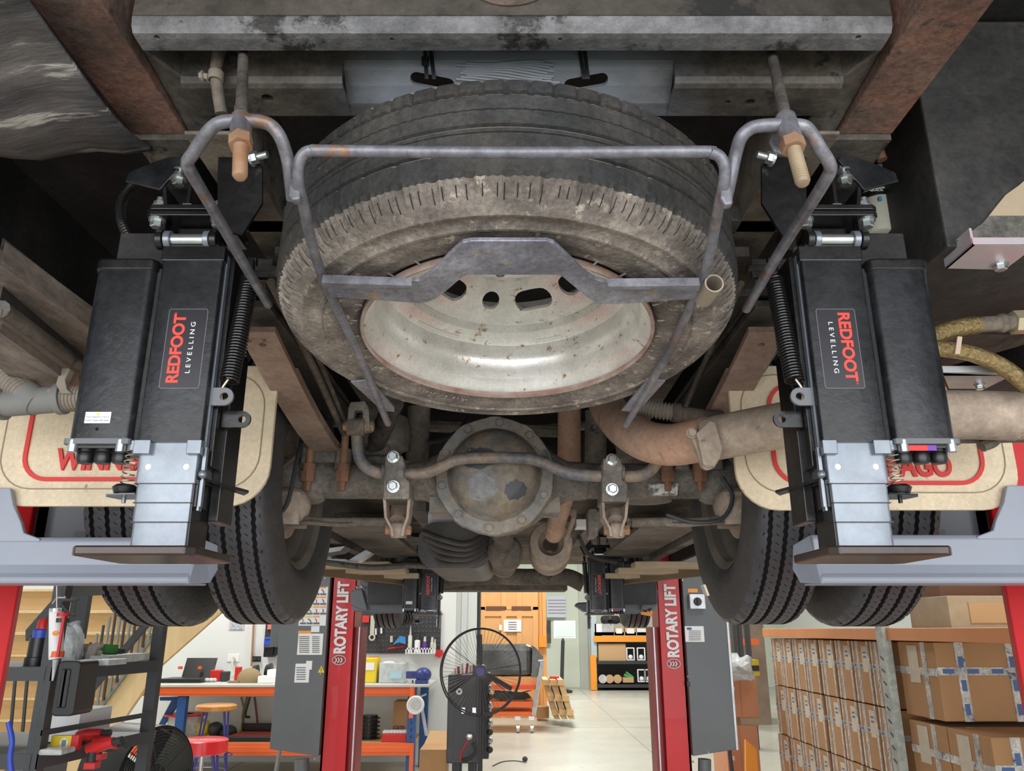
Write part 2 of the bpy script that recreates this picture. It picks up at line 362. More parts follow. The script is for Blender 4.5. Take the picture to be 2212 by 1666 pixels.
# ================================================================== THE MOTORHOME
VH = thing('motorhome', 'dusty underside of a raised motorhome, seen from behind', 'motorhome', (0, 3, .6))
fl = MB().box((-1.2, .1, 1.05), (1.2, 7.4, 1.09)).build('floor_panel', m_under, VH)
for s in (-1, 1):
    MB().box((s*.515, .05, .75), (s*.602, 1.073, .86)).box((s*.515, .05, .86), (s*.52, 1.073, 1.04)).build('frame_extension', m_rustrail, VH, bevel=.003, label='rusty brown frame extension, '+('left' if s < 0 else 'right')+' side')
    # main chassis rail, C section, from the extension forward
    q = MB().box((s*.41, 1.0, .70), (s*.485, 5.4, .706)).box((s*.41, 1.0, .706), (s*.416, 5.4, .86)).box((s*.41, 1.0, .854), (s*.485, 5.4, .86))
    q.build('chassis_rail', m_brown, VH, bevel=.002)
    q = MB().box((s*.50, 1.073, .74), (s*.60, 1.32, .752)).box((s*.50, 1.073, .752), (s*.506, 1.30, .88))
    q.build('welded_plate', m_frame, VH)
    # bumper bracket bolt on inner rail face
    q = MB().cyl((s*.512, .985, .835), (s*.47, .985, .835), .018).hexa((s*.49, .985, .835), (-s, 0, 0), .022, .014).cyl((s*.47, .985, .835), (s*.445, .985, .835), .009)
    q.build('tow_bracket_bolt', m_brown, VH, smooth=True)
    # spare inner reinforcement curve
    MB().prism([(s*.514, .90, .77), (s*.470, .96, .76), (s*.455, 1.06, .75), (s*.462, 1.25, .74), (s*.514, 1.25, .74)], (0, 0, .14)).build('gusset', m_frame, VH, bevel=.003)
# near crossmember: vertical face coloured darker, rounded lip coloured paler as if lit
pr = [(.845, 1.03), (.845, .770), (.847, .758), (.853, .751), (.862, .75), (.884, .75), (.888, .754), (.888, .762), (.862, .762), (.856, .77), (.855, 1.03)]
cr = MB().prism([(-.5, y, z) for y, z in pr], (1.0, 0, 0))
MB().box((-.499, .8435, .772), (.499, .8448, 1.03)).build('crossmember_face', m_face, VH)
MB().lathe((-.003, .8435, .860), (0, -1, 0), [(.055, 0), (.075, 0), (.075, .003), (.055, .003), (.055, 0)], 40).build('rust_ring', m_rustrail, VH)
MB_c = MB()
for px in (338, 1855): MB_c.cyl(WZ(px, 88, .745)+V(0, 0, -.02), WZ(px, 88, .745)+V(0, 0, .03), .004)
for px in (846, 1210): MB_c.cyl(WZ(px, 92, .745)+V(0, 0, -.02), WZ(px, 92, .745)+V(0, 0, .03), .003)
ob = cr.build('rear_crossmember', m_member, VH, cut=MB_c)
ob['label'] = 'long grey crossmember lip across the top'
# second crossmember with painted centre, slots and holes
pr = [(.951, .86), (.951, .762), (.955, .753), (.962, .75), (1.026, .75), (1.026, .757), (.964, .757), (.959, .762), (.958, .86)]
cut = MB()
for px, py, r in ((578, 212, .009), (1620, 221, .0075), (1572, 221, .0042)):
    p = WZ(px, py, .75); cut.cyl(p-V(0, 0, .02), p+V(0, 0, .03), r)
def crossbit(x0, x1, m, nm, c=None, lab=None):
    o = MB().prism([(x0, y, z) for y, z in pr], (x1-x0, 0, 0)).build(nm, m, VH, cut=c)
    if lab: o['label'] = lab
    return o
c1 = MB(); c1.v = [p.copy() for p in cut.v]; c1.f = [list(f) for f in cut.f]
crossbit(-.478, -.245, m_over, 'crossmember', c1); c1 = MB(); c1.v = [p.copy() for p in cut.v]; c1.f = [list(f) for f in cut.f]
crossbit(.235, .478, m_over, 'crossmember', c1)
# repaired centre: sloping face
pr2 = [(.951, .86), (.951, .79), (.957, .778), (.975, .765), (1.00, .753), (1.026, .75), (1.026, .757), (1.003, .760), (.979, .772), (.963, .783), (.958, .792), (.958, .86)]
cut = MB()
for px, py, a in ((935, 170, -.28), (1265, 173, .27)):
    p = W(px, py, .975); n = Vector((0, -.5, -.85)); 
    for k in range(-8, 9): pass
    e = V(math.cos(a), .25*math.sin(a)*-1, 0); q = [p+V(math.cos(a)*t*.024, -math.sin(a)*t*.012-0, math.sin(a)*t*.012) for t in (-1, 1)]
    pts = []
    d = (q[1]-q[0]).normalized(); sd = d.cross(V(0, .45, .9)).normalized()
    for k in range(9):
        t = -PI/2+PI*k/8; pts.append(q[1]+d*(.0092*math.cos(t))+sd*(.0092*math.sin(t)))
    for k in range(9):
        t = PI/2+PI*k/8; pts.append(q[0]+d*(.0092*math.cos(t))+sd*(.0092*math.sin(t)))
    cut.prism([x-V(0, .018, .036) for x in pts], (0, .036, .072))
ob = MB().prism([(-.245, y, z) for y, z in pr2], (.48, 0, 0)).build('crossmember', m_over, VH, cut=cut)
ob['label'] = 'fresh grey painted middle of the crossmember'
# sealant smear
q = MB(); R0 = random.Random(2)
for k in range(11):
    x0 = 985+R0.random()*25; y = 134+k*4.2
    pts = []
    for x in range(int(x0), int(1212-R0.random()*30), 14):
        yy = y+5*math.sin((x-985)/40+k*.5)+(8*(x-1100)/130 if x > 1100 else 0); pts.append(W(x, yy, .9475+max(0, yy-128)/52*.0245))
    q.tube(pts, .0026, 6)
q.build('sealant_smear', m_primer, VH, smooth=True)
MB().prism([W(x, y, .957) for x, y in ((1050, 108), (1155, 108), (1135, 119), (1070, 119))], (0, -.006, 0)).build('notch', mat('notch_brown', (.11, .06, .045), rough=.8), VH)
# zip ties
for xs in ((918, 922), (930, 938), (1251, 1262), (1262, 1270)):
    q = MB(); a, b = W(xs[0], 104, .945), W(xs[1], 172, .962); w = V(.0028, 0, 0)
    q.prism([a-w, a+w, b+w, b-w], (0, -.0015, 0))
    if xs[0] == 918:
        p = W(919, 134, .945); q.box(p-V(.005, .006, .005), p+V(.005, .002, .005))
    q.build('cable_tie', m_black2, VH)
# weld drops and hanging hose on the left
q = MB(); q.tube(bezier([W(476, 100, .93), W(470, 130, .93), W(466, 158, .935), W(470, 195, .94), W(478, 245, .95)]), .0085, 12); q.build('rubber_hose', m_brown, VH, smooth=True)
q = MB().lathe(W(466, 166, .935), (0, 0, 1), [(.009, -.007), (.011, -.007), (.011, .007), (.009, .007)], 16).cyl(W(450, 166, .93), W(432, 163, .93), .0045).hexa(W(440, 164, .93), (-1, 0, 0), .006, .006)
q.build('hose_clamp', m_hose, VH, smooth=True)
# leaf springs and plates over the axle
AX = V(0, 2.1, .382)
for s in (-1, 1):
    L1 = []
    x = s*.49
    for t in range(13):
        y = 1.41+.055*t*1.05; L1.append((y, .545-.105*math.sin(min(1, (y-1.41)/.72)*PI/2)*.95))
    pts = [(x-.036, y, z) for y, z in L1]+[(x-.036, y, z+.011) for y, z in reversed(L1)]
    q = MB().prism(pts, (.072, 0, 0)); 
    pts = [(x-.036, y, z+.013) for y, z in L1[3:]]+[(x-.036, y, z+.022) for y, z in reversed(L1[3:])]
    q.prism(pts, (.072, 0, 0))
    ft = [(2.1+(2.1-y), z) for y, z in L1]
    q.prism([(x-.036, y, z) for y, z in ft]+[(x-.036, y, z+.011) for y, z in reversed(ft)], (.072, 0, 0))
    cc = MB().cyl((x, 1.455, .50), (x, 1.455, .58), .0075)
    ob = q.build('leaf_spring', m_leaf, VH, bevel=.002, cut=cc)
    # upper spring pack / hanger behind
    q = MB().box((x-.036, 1.36, .575), (x+.036, 2.2, .59)).box((x-.036, 1.33, .60), (x+.036, 2.2, .612))
    q.build('helper_spring', m_frame, VH, bevel=.002)
    q = MB()
    for k in range(3): q.box((x-.04, 1.345+k*.02, .63+k*.022), (x+.05, 1.36+k*.02, .645+k*.022))
    q.build('spring_hanger', m_frame, VH, bevel=.003)
    q = MB().tube(bezier([(x+(.055), 1.30, .60), (x+.058, 1.6, .55), (x+.05, 2.0, .49)]), .008, 8).tube(bezier([(-s*.06+x, 1.35, .62), (-s*.062+x, 1.7, .56), (-s*.055+x, 2.05, .50)]), .006, 8)
    q.build('brake_line', m_brown, VH, smooth=True)
# rear axle
RA = MB()
RA.cyl((-.62, 2.1, .382), (-.2, 2.1, .382), .048).cyl((.10, 2.1, .382), (.62, 2.1, .382), .048)
RA.lathe((-.28, 2.1, .382), (1, 0, 0), [(.0, 0), (.05, 0), (.053, .05), (.075, .09), (.115, .14), (.14, .19), (.148, .24), (.14, .29), (.115, .34), (.075, .39), (.053, .43), (.05, .48), (0, .48)], 36)
RA.lathe((-.62, 2.1, .382), (-1, 0, 0), [(.05, -.12), (.062, -.10), (.066, 0), (.09, .01), (.09, .05), (0, .05)], 30)
RA.lathe((.62, 2.1, .382), (1, 0, 0), [(.05, -.12), (.062, -.10), (.066, 0), (.09, .01), (.09, .05), (0, .05)], 30)
for s in (-1, 1):
    RA.box((s*.49-.055, 2.03, .42), (s*.49+.055, 2.17, .447))
    for sx in (-1, 1): RA.rbox((s*.49+sx*.045-.02, 2.02, .40), (s*.49+sx*.045+.02, 2.06, .455), .012)
RAo = RA.build('rear_axle', m_axle, VH, smooth=True)
D = V(-.045, 2.1, .382)
prof = [(.153, 0), (.153, .018), (.150, .022), (.122, .022), (.117, .028), (.112, .052), (.100, .072), (.080, .084), (.055, .090), (.03, .092), (.0, .092)]
dc = MB().lathe(D+V(0, -.078, 0), (0, -1, 0), prof, 80, mod=lambda j, i, r, a: (r+(.003 if j < 3 and i % 8 in (0, 1, 7) else 0), a)).lathe(D+V(.045, -.158, .005), (0, -1, 0), [(.02, 0), (.019, .012), (0, .014)], 24)
dc.box(D+V(-.17, -.05, -.09), D+V(-.09, .06, -.05)).box(D+V(.17, -.05, -.09), D+V(.09, .06, -.05))
DC = dc.build('differential_cover', m_diff, RAo, smooth=True)
for k in range(10):
    a = 2*PI*(k+.35)/10; p = D+V(.137*math.cos(a), -.099, .137*math.sin(a)); MB().hexa(p, (0, -1, 0), .0105, .011).build('bolt', m_diff, RAo, smooth=False)
def dome(x, z):
    r = math.hypot(x, z); P_ = [(0, .092), (.03, .092), (.055, .090), (.080, .084), (.100, .072), (.112, .052), (.2, .0)]
    for (r0, a0), (r1, a1) in zip(P_, P_[1:]):
        if r <= r1: return D+V(x, -.0787-(a0+(a1-a0)*(r-r0)/(r1-r0)), z)
random.seed(4)
for (cx_, cz_, rx_, rz_, m_, nm_) in ((-.030, -.042, .040, .034, mat('flaked_alloy', (.27, .27, .265), (.17, .175, .18), 60, rough=.6, bump=.4, sb=200), 'flaked_paint'), (-.035, .028, .042, .030, mat('dark_stain', (.045, .048, .052), rough=.5), 'dark_patch'), (.055, -.052, .030, .026, MATS['dark_stain'], 'dark_patch')):
    q = MB(); rings = []
    rr = [random.uniform(.8, 1.12) for _ in range(24)]
    vs = [dome(cx_, cz_)]; fs = []
    for k in (.33, .66, 1.0):
        for i_ in range(24): a_ = 2*PI*i_/24; vs.append(dome(cx_+rx_*k*rr[i_]*math.cos(a_), cz_+rz_*k*rr[i_]*math.sin(a_)))
    for i_ in range(24):
        i2 = (i_+1) % 24; fs.append((0, 1+i_, 1+i2)); fs.append((1+i_, 25+i_, 25+i2, 1+i2)); fs.append((25+i_, 49+i_, 49+i2, 25+i2))
    q.add(vs, fs).build(nm_, m_, RAo)
for px in (668, 742, 1440, 1510):
    q = MB(); a = W(px, 1003, 2.02); q.cyl(a, a-V(0, 0, .022), .017).lathe(a-V(0, 0, .02), (0, 0, -1), [(.019, 0), (.019, .022), (.015, .026), (.009, .027), (.009, .05), (0, .05)], 6)
    q.build('u_bolt_nut', mat('nut_rust', (.27, .13, .075), (.20, .11, .08), 30, rough=.8), RAo)
    if px < 1000: MB().cyl(a, a+V(0, 0, .09), .010).build('u_bolt', m_rustbolt, RAo)
MB().prism([W(1402, 1045, 2.048), W(1465, 1045, 2.048), W(1463, 1069, 2.048), W(1400, 1069, 2.048)], (0, .02, 0)).build('worn_label', mat('worn_label', (.70, .68, .64), (.18, .16, .14), 45, rough=.6, mask2=(.45, .55)), RAo)
# anti-roll bar
SBY = 1.89
sb = [(770, 930), (772, 960), (776, 988), (792, 1010), (818, 1022), (850, 1025), (890, 1024), (925, 1020), (950, 1010), (975, 998), (1005, 991), (1070, 989), (1135, 991), (1165, 997), (1195, 1010), (1220, 1020), (1250, 1026), (1300, 1029), (1350, 1030), (1385, 1027), (1410, 1012), (1425, 985), (1432, 940)]
AB = MB().tube(bezier([W(x, y, SBY) for x, y in sb], 4), .0145, 12).build('anti_roll_bar', m_sway, VH, smooth=True)
for s, bx in ((-1, 850), (1, 1322)):
    o0 = bx-850
    q = MB().prism([W(x+o0, y+(6 if s > 0 else 0), SBY-.03) for x, y in ((831, 984), (869, 984), (874, 1005), (871, 1012), (872, 1030), (884, 1040), (884, 1078), (828, 1078), (828, 1030), (831, 1018))], (0, .10, 0))
    q.tube([W(826+o0, 1022, SBY), W(876+o0, 1022, SBY)], .024, 16)
    BR = q.build('roll_bar_clamp', m_axle, VH, bevel=.003)
    for yy in (988, 1052): MB().hexa(W(bx, yy+(6 if s > 0 else 0), SBY-.03), (0, -1, 0), .0115, .018).build('clamp_bolt', m_zinc, BR)
    q = MB()
    for line in (((830, 1076), (833, 1118), (846, 1142), (848, 1158)), ((884, 1076), (880, 1118), (872, 1140), (869, 1158))):
        L = [W(x+o0, y, SBY-.015) for x, y in line]
        q.prism([p-V(.0032, 0, 0) for p in L]+[p+V(.0032, 0, 0) for p in reversed(L)], (0, .055, 0))
    q.build('shock_fork', m_exh2, BR)
    a, b = W(857+o0, 1150, SBY+.012), W(866+o0, 1060, SBY+.15)
    c = a+(b-a)*.35
    q = MB().cyl(a, c, .009).cyl(a+(b-a)*.22, b+V(0, .1, .08), .022).cyl(W(846+o0, 1146, SBY+.01), W(873+o0, 1146, SBY+.01), .0185)
    q.build('shock_absorber', m_exh2, BR, smooth=True)
    q = MB().hexa(W(847+o0, 1146, SBY+.01), (-1, 0, 0), .0115, .016).hexa(W(872+o0, 1146, SBY+.01), (1, 0, 0), .0125, .018)
    q.build('pivot_bolt', m_rustbolt, BR)
# end link shackle at the left end of the bar
q = MB().prism([W(x, y, 1.86) for x, y in ((748, 930), (752, 880), (757, 868), (788, 866), (796, 880), (800, 930), (786, 930), (782, 886), (766, 886), (763, 930))], (0, .03, 0))
LK = q.build('end_link', m_axle, VH, bevel=.003)
MB().cyl(W(752, 922, 1.875), W(789, 922, 1.875), .022).build('bushing', m_brown, LK, smooth=True)
MB().hexa(W(789, 922, 1.875), (1, 0, 0), .013, .022).build('bushing_nut', m_rustbolt, LK); MB().hexa(W(752, 922, 1.875), (-1, 0, 0), .011, .012).build('bushing_bolt', m_rustbolt, LK)
# ------------------------------------------------------------------ road wheels
def tyre(mb, c, ax, R, w, rim, seg=240, zig=.0014, lug=6):
    h = w/2; gw = .0042; gd = .011; pos = [-.30*w, -.10*w, .10*w, .30*w] if zig else [-.22*w, 0, .22*w]
    pr = [(rim, -h*.78), (rim+.012, -h*.88), (rim+.03, -h*.97), (rim+.055, -h), (R-.055, -h*.985), (R-.03, -h*.93), (R-.014, -h*.88), (R-.004, -h*.80)]
    mats = [1]*6+[0]; kinds = [0]*8
    for g in pos:
        pr += [(R, g-gw-.001), (R-gd, g-gw*.8), (R-gd, g+gw*.8), (R, g+gw+.001)]; kinds += [1, 1, 1, 1]; mats += [0, 2, 2, 2]
    pr += [(r, -a) for r, a in reversed(pr[:8])]; kinds += [0]*8; mats += [0, 0]+[1]*6
    def mod(j, i, r, a):
        if kinds[j] and zig: a += zig*(1 if i % 2 else -1)
        if j in (6, 7, len(pr)-7, len(pr)-8) and i % lug == 0: r -= .005; 
        return r, a
    mb.lathe(c, ax, pr, seg, mod=mod, mats=mats[:len(pr)-1])
    c = Vector(c); mb.m(2)
    for i in range(0, 108):                            # small sipes in every rib and shoulder nicks
        for g in (-.372*w, -.20*w, 0, .20*w, .372*w):
            a = 2*PI*(i+(.5 if g else 0))/108; big = abs(g) > .3*w
            for q in range(1):
                hw, hl = (.0022, .0045) if big else (.0040, .0014); d = V(0, math.cos(a), math.sin(a)); t = V(0, -math.sin(a), math.cos(a)); p = c+d*(R+.0002-(.0027 if big else 0))+V(g, 0, 0)
                sk = t*(0 if big else .003)
                if big and i % 2: continue
                mb.add([p+V(-hw, 0, 0)-t*hl-sk, p+V(hw, 0, 0)-t*hl+sk, p+V(hw, 0, 0)+t*hl+sk, p+V(-hw, 0, 0)+t*hl-sk], [(0, 1, 2, 3)])
    mb.m(0); return mb
def roadwheel(cx, cy, cz, out, lab=None, R=.362, w=.176, gid='road_wheel'):
    q = tyre(MB(), (cx, cy, cz), (1, 0, 0), R, w, .222)
    WH = q.build('wheel', [m_tyre, m_side2, m_groove], VH, smooth=True)
    if lab: WH['label'] = lab
    n = V(out, 0, 0)
    pr = [(.225, -.072), (.214, -.068), (.205, -.060), (.203, -.035), (.188, -.02), (.182, .02), (.170, .045), (.150, .052), (.09, .045), (.05, .05), (0, .05)]
    MB().lathe((cx, cy, cz), n, pr, 48).build('wheel_rim', m_roadrim, WH, smooth=True)
    q = MB()
    q2 = MB().lathe((cx, cy, cz), n, [(.12, -.03), (.145, -.03), (.15, .035), (0, .035)], 40).build('brake_drum', m_exh2, WH, smooth=True)
    return WH
m_side2 = mat('tyre_side_black', (.042, .042, .044), (.062, .06, .058), 14, rough=.6, bump=.3, sb=50)
for s in (-1, 1):
    roadwheel(s*.630, 2.1, .375, s, None); roadwheel(s*.885, 2.1, .37, s, None); roadwheel(s*.86, 5.75, .375, s, None, w=.18)
    # brake backing and caliper lump inside the wheel
    q = MB().ball((s*.565, 2.0, .30), (.055, .045, .05)).rbox((s*.60, 1.96, .25), (s*.53, 2.06, .33), .012)
    q.build('brake_adjuster', m_exh2, VH, smooth=True)
    q = MB().tube(bezier([(s*.56, 2.0, .43), (s*.60, 1.97, .36), (s*.57, 1.97, .26), (s*.50, 1.98, .255), (s*.42, 1.98, .25), (s*.33, 1.99, .26), (s*.26, 2.0, .27)]), .0055, 8)
    q.tube(bezier([(s*.54, 2.0, .27), (s*.46, 1.99, .262), (s*.40, 1.99, .262), (s*.29, 2.0, .255)]), .0075, 8).cyl((s*.40, 1.99, .259), (s*.30, 1.99, .257), .012)
    q.build('brake_cable', m_brown, VH, smooth=True)
# sticker on right inner tyre
p = W(1524, 1275, 1.86); 
MB().prism([W(1519, 1263, 1.86), W(1524, 1263, 1.86), W(1533, 1287, 1.86), W(1528, 1287, 1.86)], (0, .03, 0)).build('tyre_sticker', m_paper, VH)
# ------------------------------------------------------------------ mud flaps
def rrect(x0, x1, z0, z1, r, Y, n=7, rt=None):
    rt = r if rt is None else rt; pts = []
    for cx, cz, st, q in ((x1-rt, z1-rt, 0, rt), (x0+rt, z1-rt, 90, rt), (x0+r, z0+r, 180, r), (x1-r, z0+r, 270, r)):
        for k in range(n+1):
            a = math.radians(st+90*k/n); pts.append(V(cx+q*math.cos(a), Y, cz+q*math.sin(a)))
    return pts
def ring(x0, x1, z0, z1, r, w, Y, t, mb):
    a = rrect(x0, x1, z0, z1, r, Y); b = rrect(x0+w, x1-w, z0+w, z1-w, max(r-w, .002), Y); n = len(a)
    for i in range(n): mb.prism([a[i], a[(i+1) % n], b[(i+1) % n], b[i]], (0, t, 0))
    return mb
FY = 1.64
for s, c in ((-1, -.805), (1, .775)):
    x0, x1 = c-.303, c+.293; z0, z1 = .246 if s < 0 else .238, .555
    FLP = MB().prism(rrect(x0, x1, z0, z1, .085, FY, rt=.02), (0, .012, 0)).build('mud_flap', m_flap, VH, bevel=.002, label='cream mud flap behind the '+('left' if s < 0 else 'right')+' rear wheels')
    ring(x0+.022, x1-.022, z0+.035, z1-.02, .075, .0025, FY, -.0012, MB()).build('groove', m_flapgroove, FLP)
    cx = -.812 if s < 0 else .775
    ring(cx-.224, cx+.224, z0+.052, z1-.04, .055, .0085, FY-.001, -.004, MB()).build('red_border', m_flapred, FLP)
    text('WINNEBAGO', (cx, FY-.001, W(1000, 993 if s < 0 else 1007, FY).z), .304, .048, (1, 0, 0), (0, 0, 1), m_flapred, 'red_lettering', FLP, .005, .035)
# ------------------------------------------------------------------ exhaust, pipes, drive line
q = MB().tube(bezier([W(1300, 850, 1.98), W(1318, 888, 1.90), W(1350, 925, 1.80), W(1395, 952, 1.72), W(1450, 961, 1.66), W(1530, 948, 1.58)], 6), .0455, 22)
EX = q.build('exhaust_pipe', m_exh, VH, smooth=True)
q = MB().tube(bezier([W(1528, 950, 1.58), W(1640, 928, 1.52), W(1760, 908, 1.46), W(1900, 898, 1.42), W(2060, 896, 1.40), W(2190, 899, 1.40)], 5), .0455, 22)
q.lathe(W(2190, 899, 1.40), (1, 0, 0), [(.0455, 0), (.043, .012), (.03, .02)], 24)
q.build('tail_pipe', m_exh2, VH, smooth=True)
q = MB().prism([W(x, y, 1.52) for x, y in ((1488, 928), (1500, 926), (1536, 1004), (1548, 1008), (1530, 1014), (1518, 1008))], (0, .02, 0))
q.prism([W(x, y, 1.50) for x, y in ((1533, 908), (1546, 912), (1562, 968), (1556, 990), (1545, 1008), (1520, 1004), (1505, 935))], (0, .012, 0))
FG = q.build('pipe_flange', m_exh2, VH, bevel=.003)
for x, y in ((1494, 936), (1528, 1004)): MB().hexa(W(x, y, 1.515), (0, -1, 0), .0085, .010).build('flange_bolt', m_exh2, FG)
q = MB().cyl(W(1230, 850, 2.45), W(1229, 1010, 2.45), .037).tube(bezier([W(1229, 1000, 2.45), W(1222, 1060, 2.5), W(1205, 1120, 2.6), W(1196, 1155, 2.75)]), .031, 16)
q.build('front_pipe', m_exh, VH, smooth=True)
mp = W(1190, 1172, 3.0); ax = (W(1186, 1205, 3.35)-mp).normalized()
q = MB().lathe(mp, ax, [(.03, .05), (.045, .02), (.05, .0), (.078, .0), (.082, .01), (.082, .30), (.05, .34), (.03, .36)], 32)
MF = q.build('muffler', m_exh2, VH, smooth=True)
MB().tube(bezier([W(1240, 1115, 2.7), W(1232, 1140, 2.8), W(1222, 1165, 2.9)]), .009, 8).hexa(W(1236, 1106, 2.7), (0, -1, 0), .012, .015).build('muffler_hanger', m_exh2, MF)
MB().cyl(D+V(.0, .05, 0), W(1092, 1195, 3.0), .035).cyl(W(1092, 1195, 3.0), W(1088, 1222, 3.8), .06).lathe(W(1092, 1190, 2.85), (0, 1, -.1), [(.0, 0), (.05, 0), (.062, .02), (.062, .09), (.04, .12)], 24).build('drive_shaft', m_brown, VH, smooth=True)
q = MB().cyl(W(905, 880, 2.3), W(900, 1012, 2.32), .035); q.build('vertical_damper', m_brown, VH, smooth=True)
q = MB().cyl(W(1287, 890, 2.4), W(1286, 1020, 2.4), .034); q.build('vertical_damper', m_brown, VH, smooth=True)
q = MB().lathe(W(826, 905, 2.25), (0, 0, -1), [(0, 0), (.075, 0), (.085, .04), (.08, .09), (.06, .10), (.06, .12), (.075, .13), (.08, .17), (.07, .21), (0, .22)], 28); q.build('bump_stop', m_axle, VH, smooth=True)
q = MB().lathe(W(1390, 930, 2.25), (0, 0, -1), [(0, 0), (.075, 0), (.085, .04), (.08, .09), (.06, .10), (.06, .12), (.075, .13), (.08, .17), (.07, .21), (0, .22)], 28); q.build('bump_stop', m_axle, VH, smooth=True)
q = MB().tube(bezier([W(795, 1008, 2.3), W(812, 960, 2.2), W(835, 905, 2.1), W(850, 870, 2.0)]), .028, 14); q.build('shock_absorber', m_frame, VH, smooth=True)
for pts, r, m_, nm in (
    ([W(600, 1112, 1.95), W(622, 1085, 1.94), W(640, 1000, 1.95), W(655, 930, 2.0), W(650, 880, 2.0)], .005, m_dark, 'brake_hose'),
    ([W(1560, 1030, 1.96), W(1582, 1075, 1.95), W(1560, 1120, 1.95), W(1500, 1128, 1.95), W(1440, 1112, 1.97)], .005, m_dark, 'brake_hose'),
    ([W(880, 940, 2.3), W(930, 955, 2.3), W(985, 935, 2.35), W(1010, 905, 2.4)], .007, m_under, 'wiring_loom'),
    ([W(1130, 930, 2.45), W(1165, 955, 2.4), W(1190, 1000, 2.4), W(1200, 1050, 2.4)], .009, m_under, 'wiring_loom'),
    ([W(900, 1010, 2.4), W(950, 985, 2.4), W(1000, 975, 2.45)], .006, m_brown, 'brake_pipe'),
    ([W(655, 905, 2.05), W(690, 960, 2.05), W(730, 990, 2.05)], .004, m_steel, 'brake_pipe'),
    ([W(700, 1215, 3.8), W(800, 1226, 3.8), W(900, 1222, 3.8), W(1000, 1234, 3.8)], .014, m_frame, 'fuel_pipe'),
    ([W(1250, 1160, 2.8), W(1275, 1200, 3.0), W(1330, 1215, 3.2)], .008, m_under, 'wiring_loom')):
    MB().tube(bezier(pts, 8), r, 8).build(nm, m_, VH, smooth=True)
MB().rbox(W(1340, 880, 2.2), W(1382, 912, 2.2)+V(0, .1, 0), .01, 1).build('valve_block', m_axle, VH)
MB().rbox(W(1270, 1100, 2.6), W(1292, 1160, 2.6)+V(0, .08, 0), .01, 1).build('bracket_arm', m_axle, VH)
for k in range(7): MB().box(W(1120+k*9, 940+k*6, 2.55), W(1150+k*9, 946+k*6, 2.55)+V(0, .02, 0)).build('heat_shield_fold', m_under, VH)
# hose end beside the roll bar, right
hose(q := MB(), [W(1385, 876, 1.75), W(1420, 886, 1.74), W(1462, 892, 1.73)], .019, .10, 22, 14); q.build('corrugated_pipe', m_hose, VH)
MB().cyl(W(1455, 892, 1.73), W(1560, 905, 1.74), .017).lathe(W(1452, 891, 1.73), (1, -.01, -.08), [(.017, 0), (.022, .0), (.022, .018), (.017, .018)], 20).build('pipe_sleeve', m_brown, VH, smooth=True)
# fuel tank shield, gearbox and front members
q = MB().rbox(W(905, 1128, 3.2), W(1062, 1228, 3.2)+V(0, .9, 0), .07, 1, 8)
for k in range(5): q.tube(bezier([W(912+k*8, 1150+k*14, 3.19), W(960, 1168+k*13, 3.17), W(1010, 1176+k*11, 3.17), W(1056-k*2, 1150+k*12, 3.19)]), .012, 8)
q.build('fuel_tank', mat('tank_black', (.05, .047, .045), (.10, .09, .08), 8, rough=.5, bump=.2), VH, smooth=True)
q = MB().rbox(W(905, 1020, 2.6), W(1220, 920, 2.6)+V(0, .3, 0), .03, 1)
q.build('floor_insulation', m_under, VH)
q = MB()
for a, b, r, y in (((700, 910), (1250, 935), .02, 2.5), ((930, 1010), (1050, 960), .018, 2.4), ((1120, 930), (1330, 915), .016, 2.6)): q.tube([W(*a, y), W(*b, y)], r, 8)
q.build('crossing_pipe', m_brown, VH, smooth=True)
q = MB().tube(bezier([W(930, 1262, 5.1), W(980, 1250, 5.1), W(1060, 1245, 5.1), W(1140, 1247, 5.1), W(1220, 1246, 5.1), W(1260, 1262, 5.1)]), .052, 14)
MB().box(W(950, 1275, 5.3), W(1225, 1240, 5.3)+V(0, .3, 0)).build('front_subframe', m_brown, VH)
MB().box(W(1074, 1222, 3.9), W(1110, 1236, 3.9)+V(0, .05, 0)).build('mount_plate', m_brown, VH)
q.build('front_axle_beam', m_brown, VH, smooth=True)
q = MB()
for s in (-1, 1):
    for b_ in (((s*.55, 3.4, .42), (s*.80, 4.9, .44)), ((s*.83, 3.2, .40), (s*.88, 5.1, .46)), ((s*.35, 3.2, .46), (s*.42, 4.6, .50))): MB().box(*b_).build('underfloor_panel', mat('underfloor_grey', (.17, .16, .145), (.115, .10, .09), 6, (.20, .13, .12), .62, 4, rough=.6, bump=.1), VH)
q = MB().box((-1.15, 3.05, .55), (1.15, 3.1, .62)).box((-1.15, 4.0, .52), (1.15, 4.06, .56)).box((-1.15, 2.9, .56), (1.15, 7.2, .58)); q.build('bulkhead_panel', m_brown, VH)
for s in (-1, 1):
    q = MB()
    for (x0, x1, y0, y1, z) in ((.62, 1.10, 4.05, 4.2, .30), (.58, 1.02, 4.40, 4.55, .295), (.55, .95, 4.75, 4.9, .29)): q.box((s*x0, y0, z), (s*x1, y1, z+.03))
    q.build('floor_batten', m_ply, VH, bevel=.004)
    MB().prism([(s*1.16, 3.9, .27), (s*1.13, 3.9, .27), (s*.62, 5.05, .265), (s*.66, 5.05, .265)], (0, 0, .06)).build('skirt_edge', mat('skirt_brown', (.20, .14, .08), rough=.6), VH)
    MB().box((s*.60, 5.15, .15), (s*.92, 5.2, .42)).build('front_mud_guard', mat('guard_rubber', (.055, .057, .06), (.03, .03, .032), 6, rough=.6), VH, bevel=.02)
    MB().box((s*1.17, .2, .46), (s*1.2, 7.2, .62)).box((s*1.17, .2, .62), (s*1.2, 7.2, 1.05)).build('side_skirt', m_under, VH)
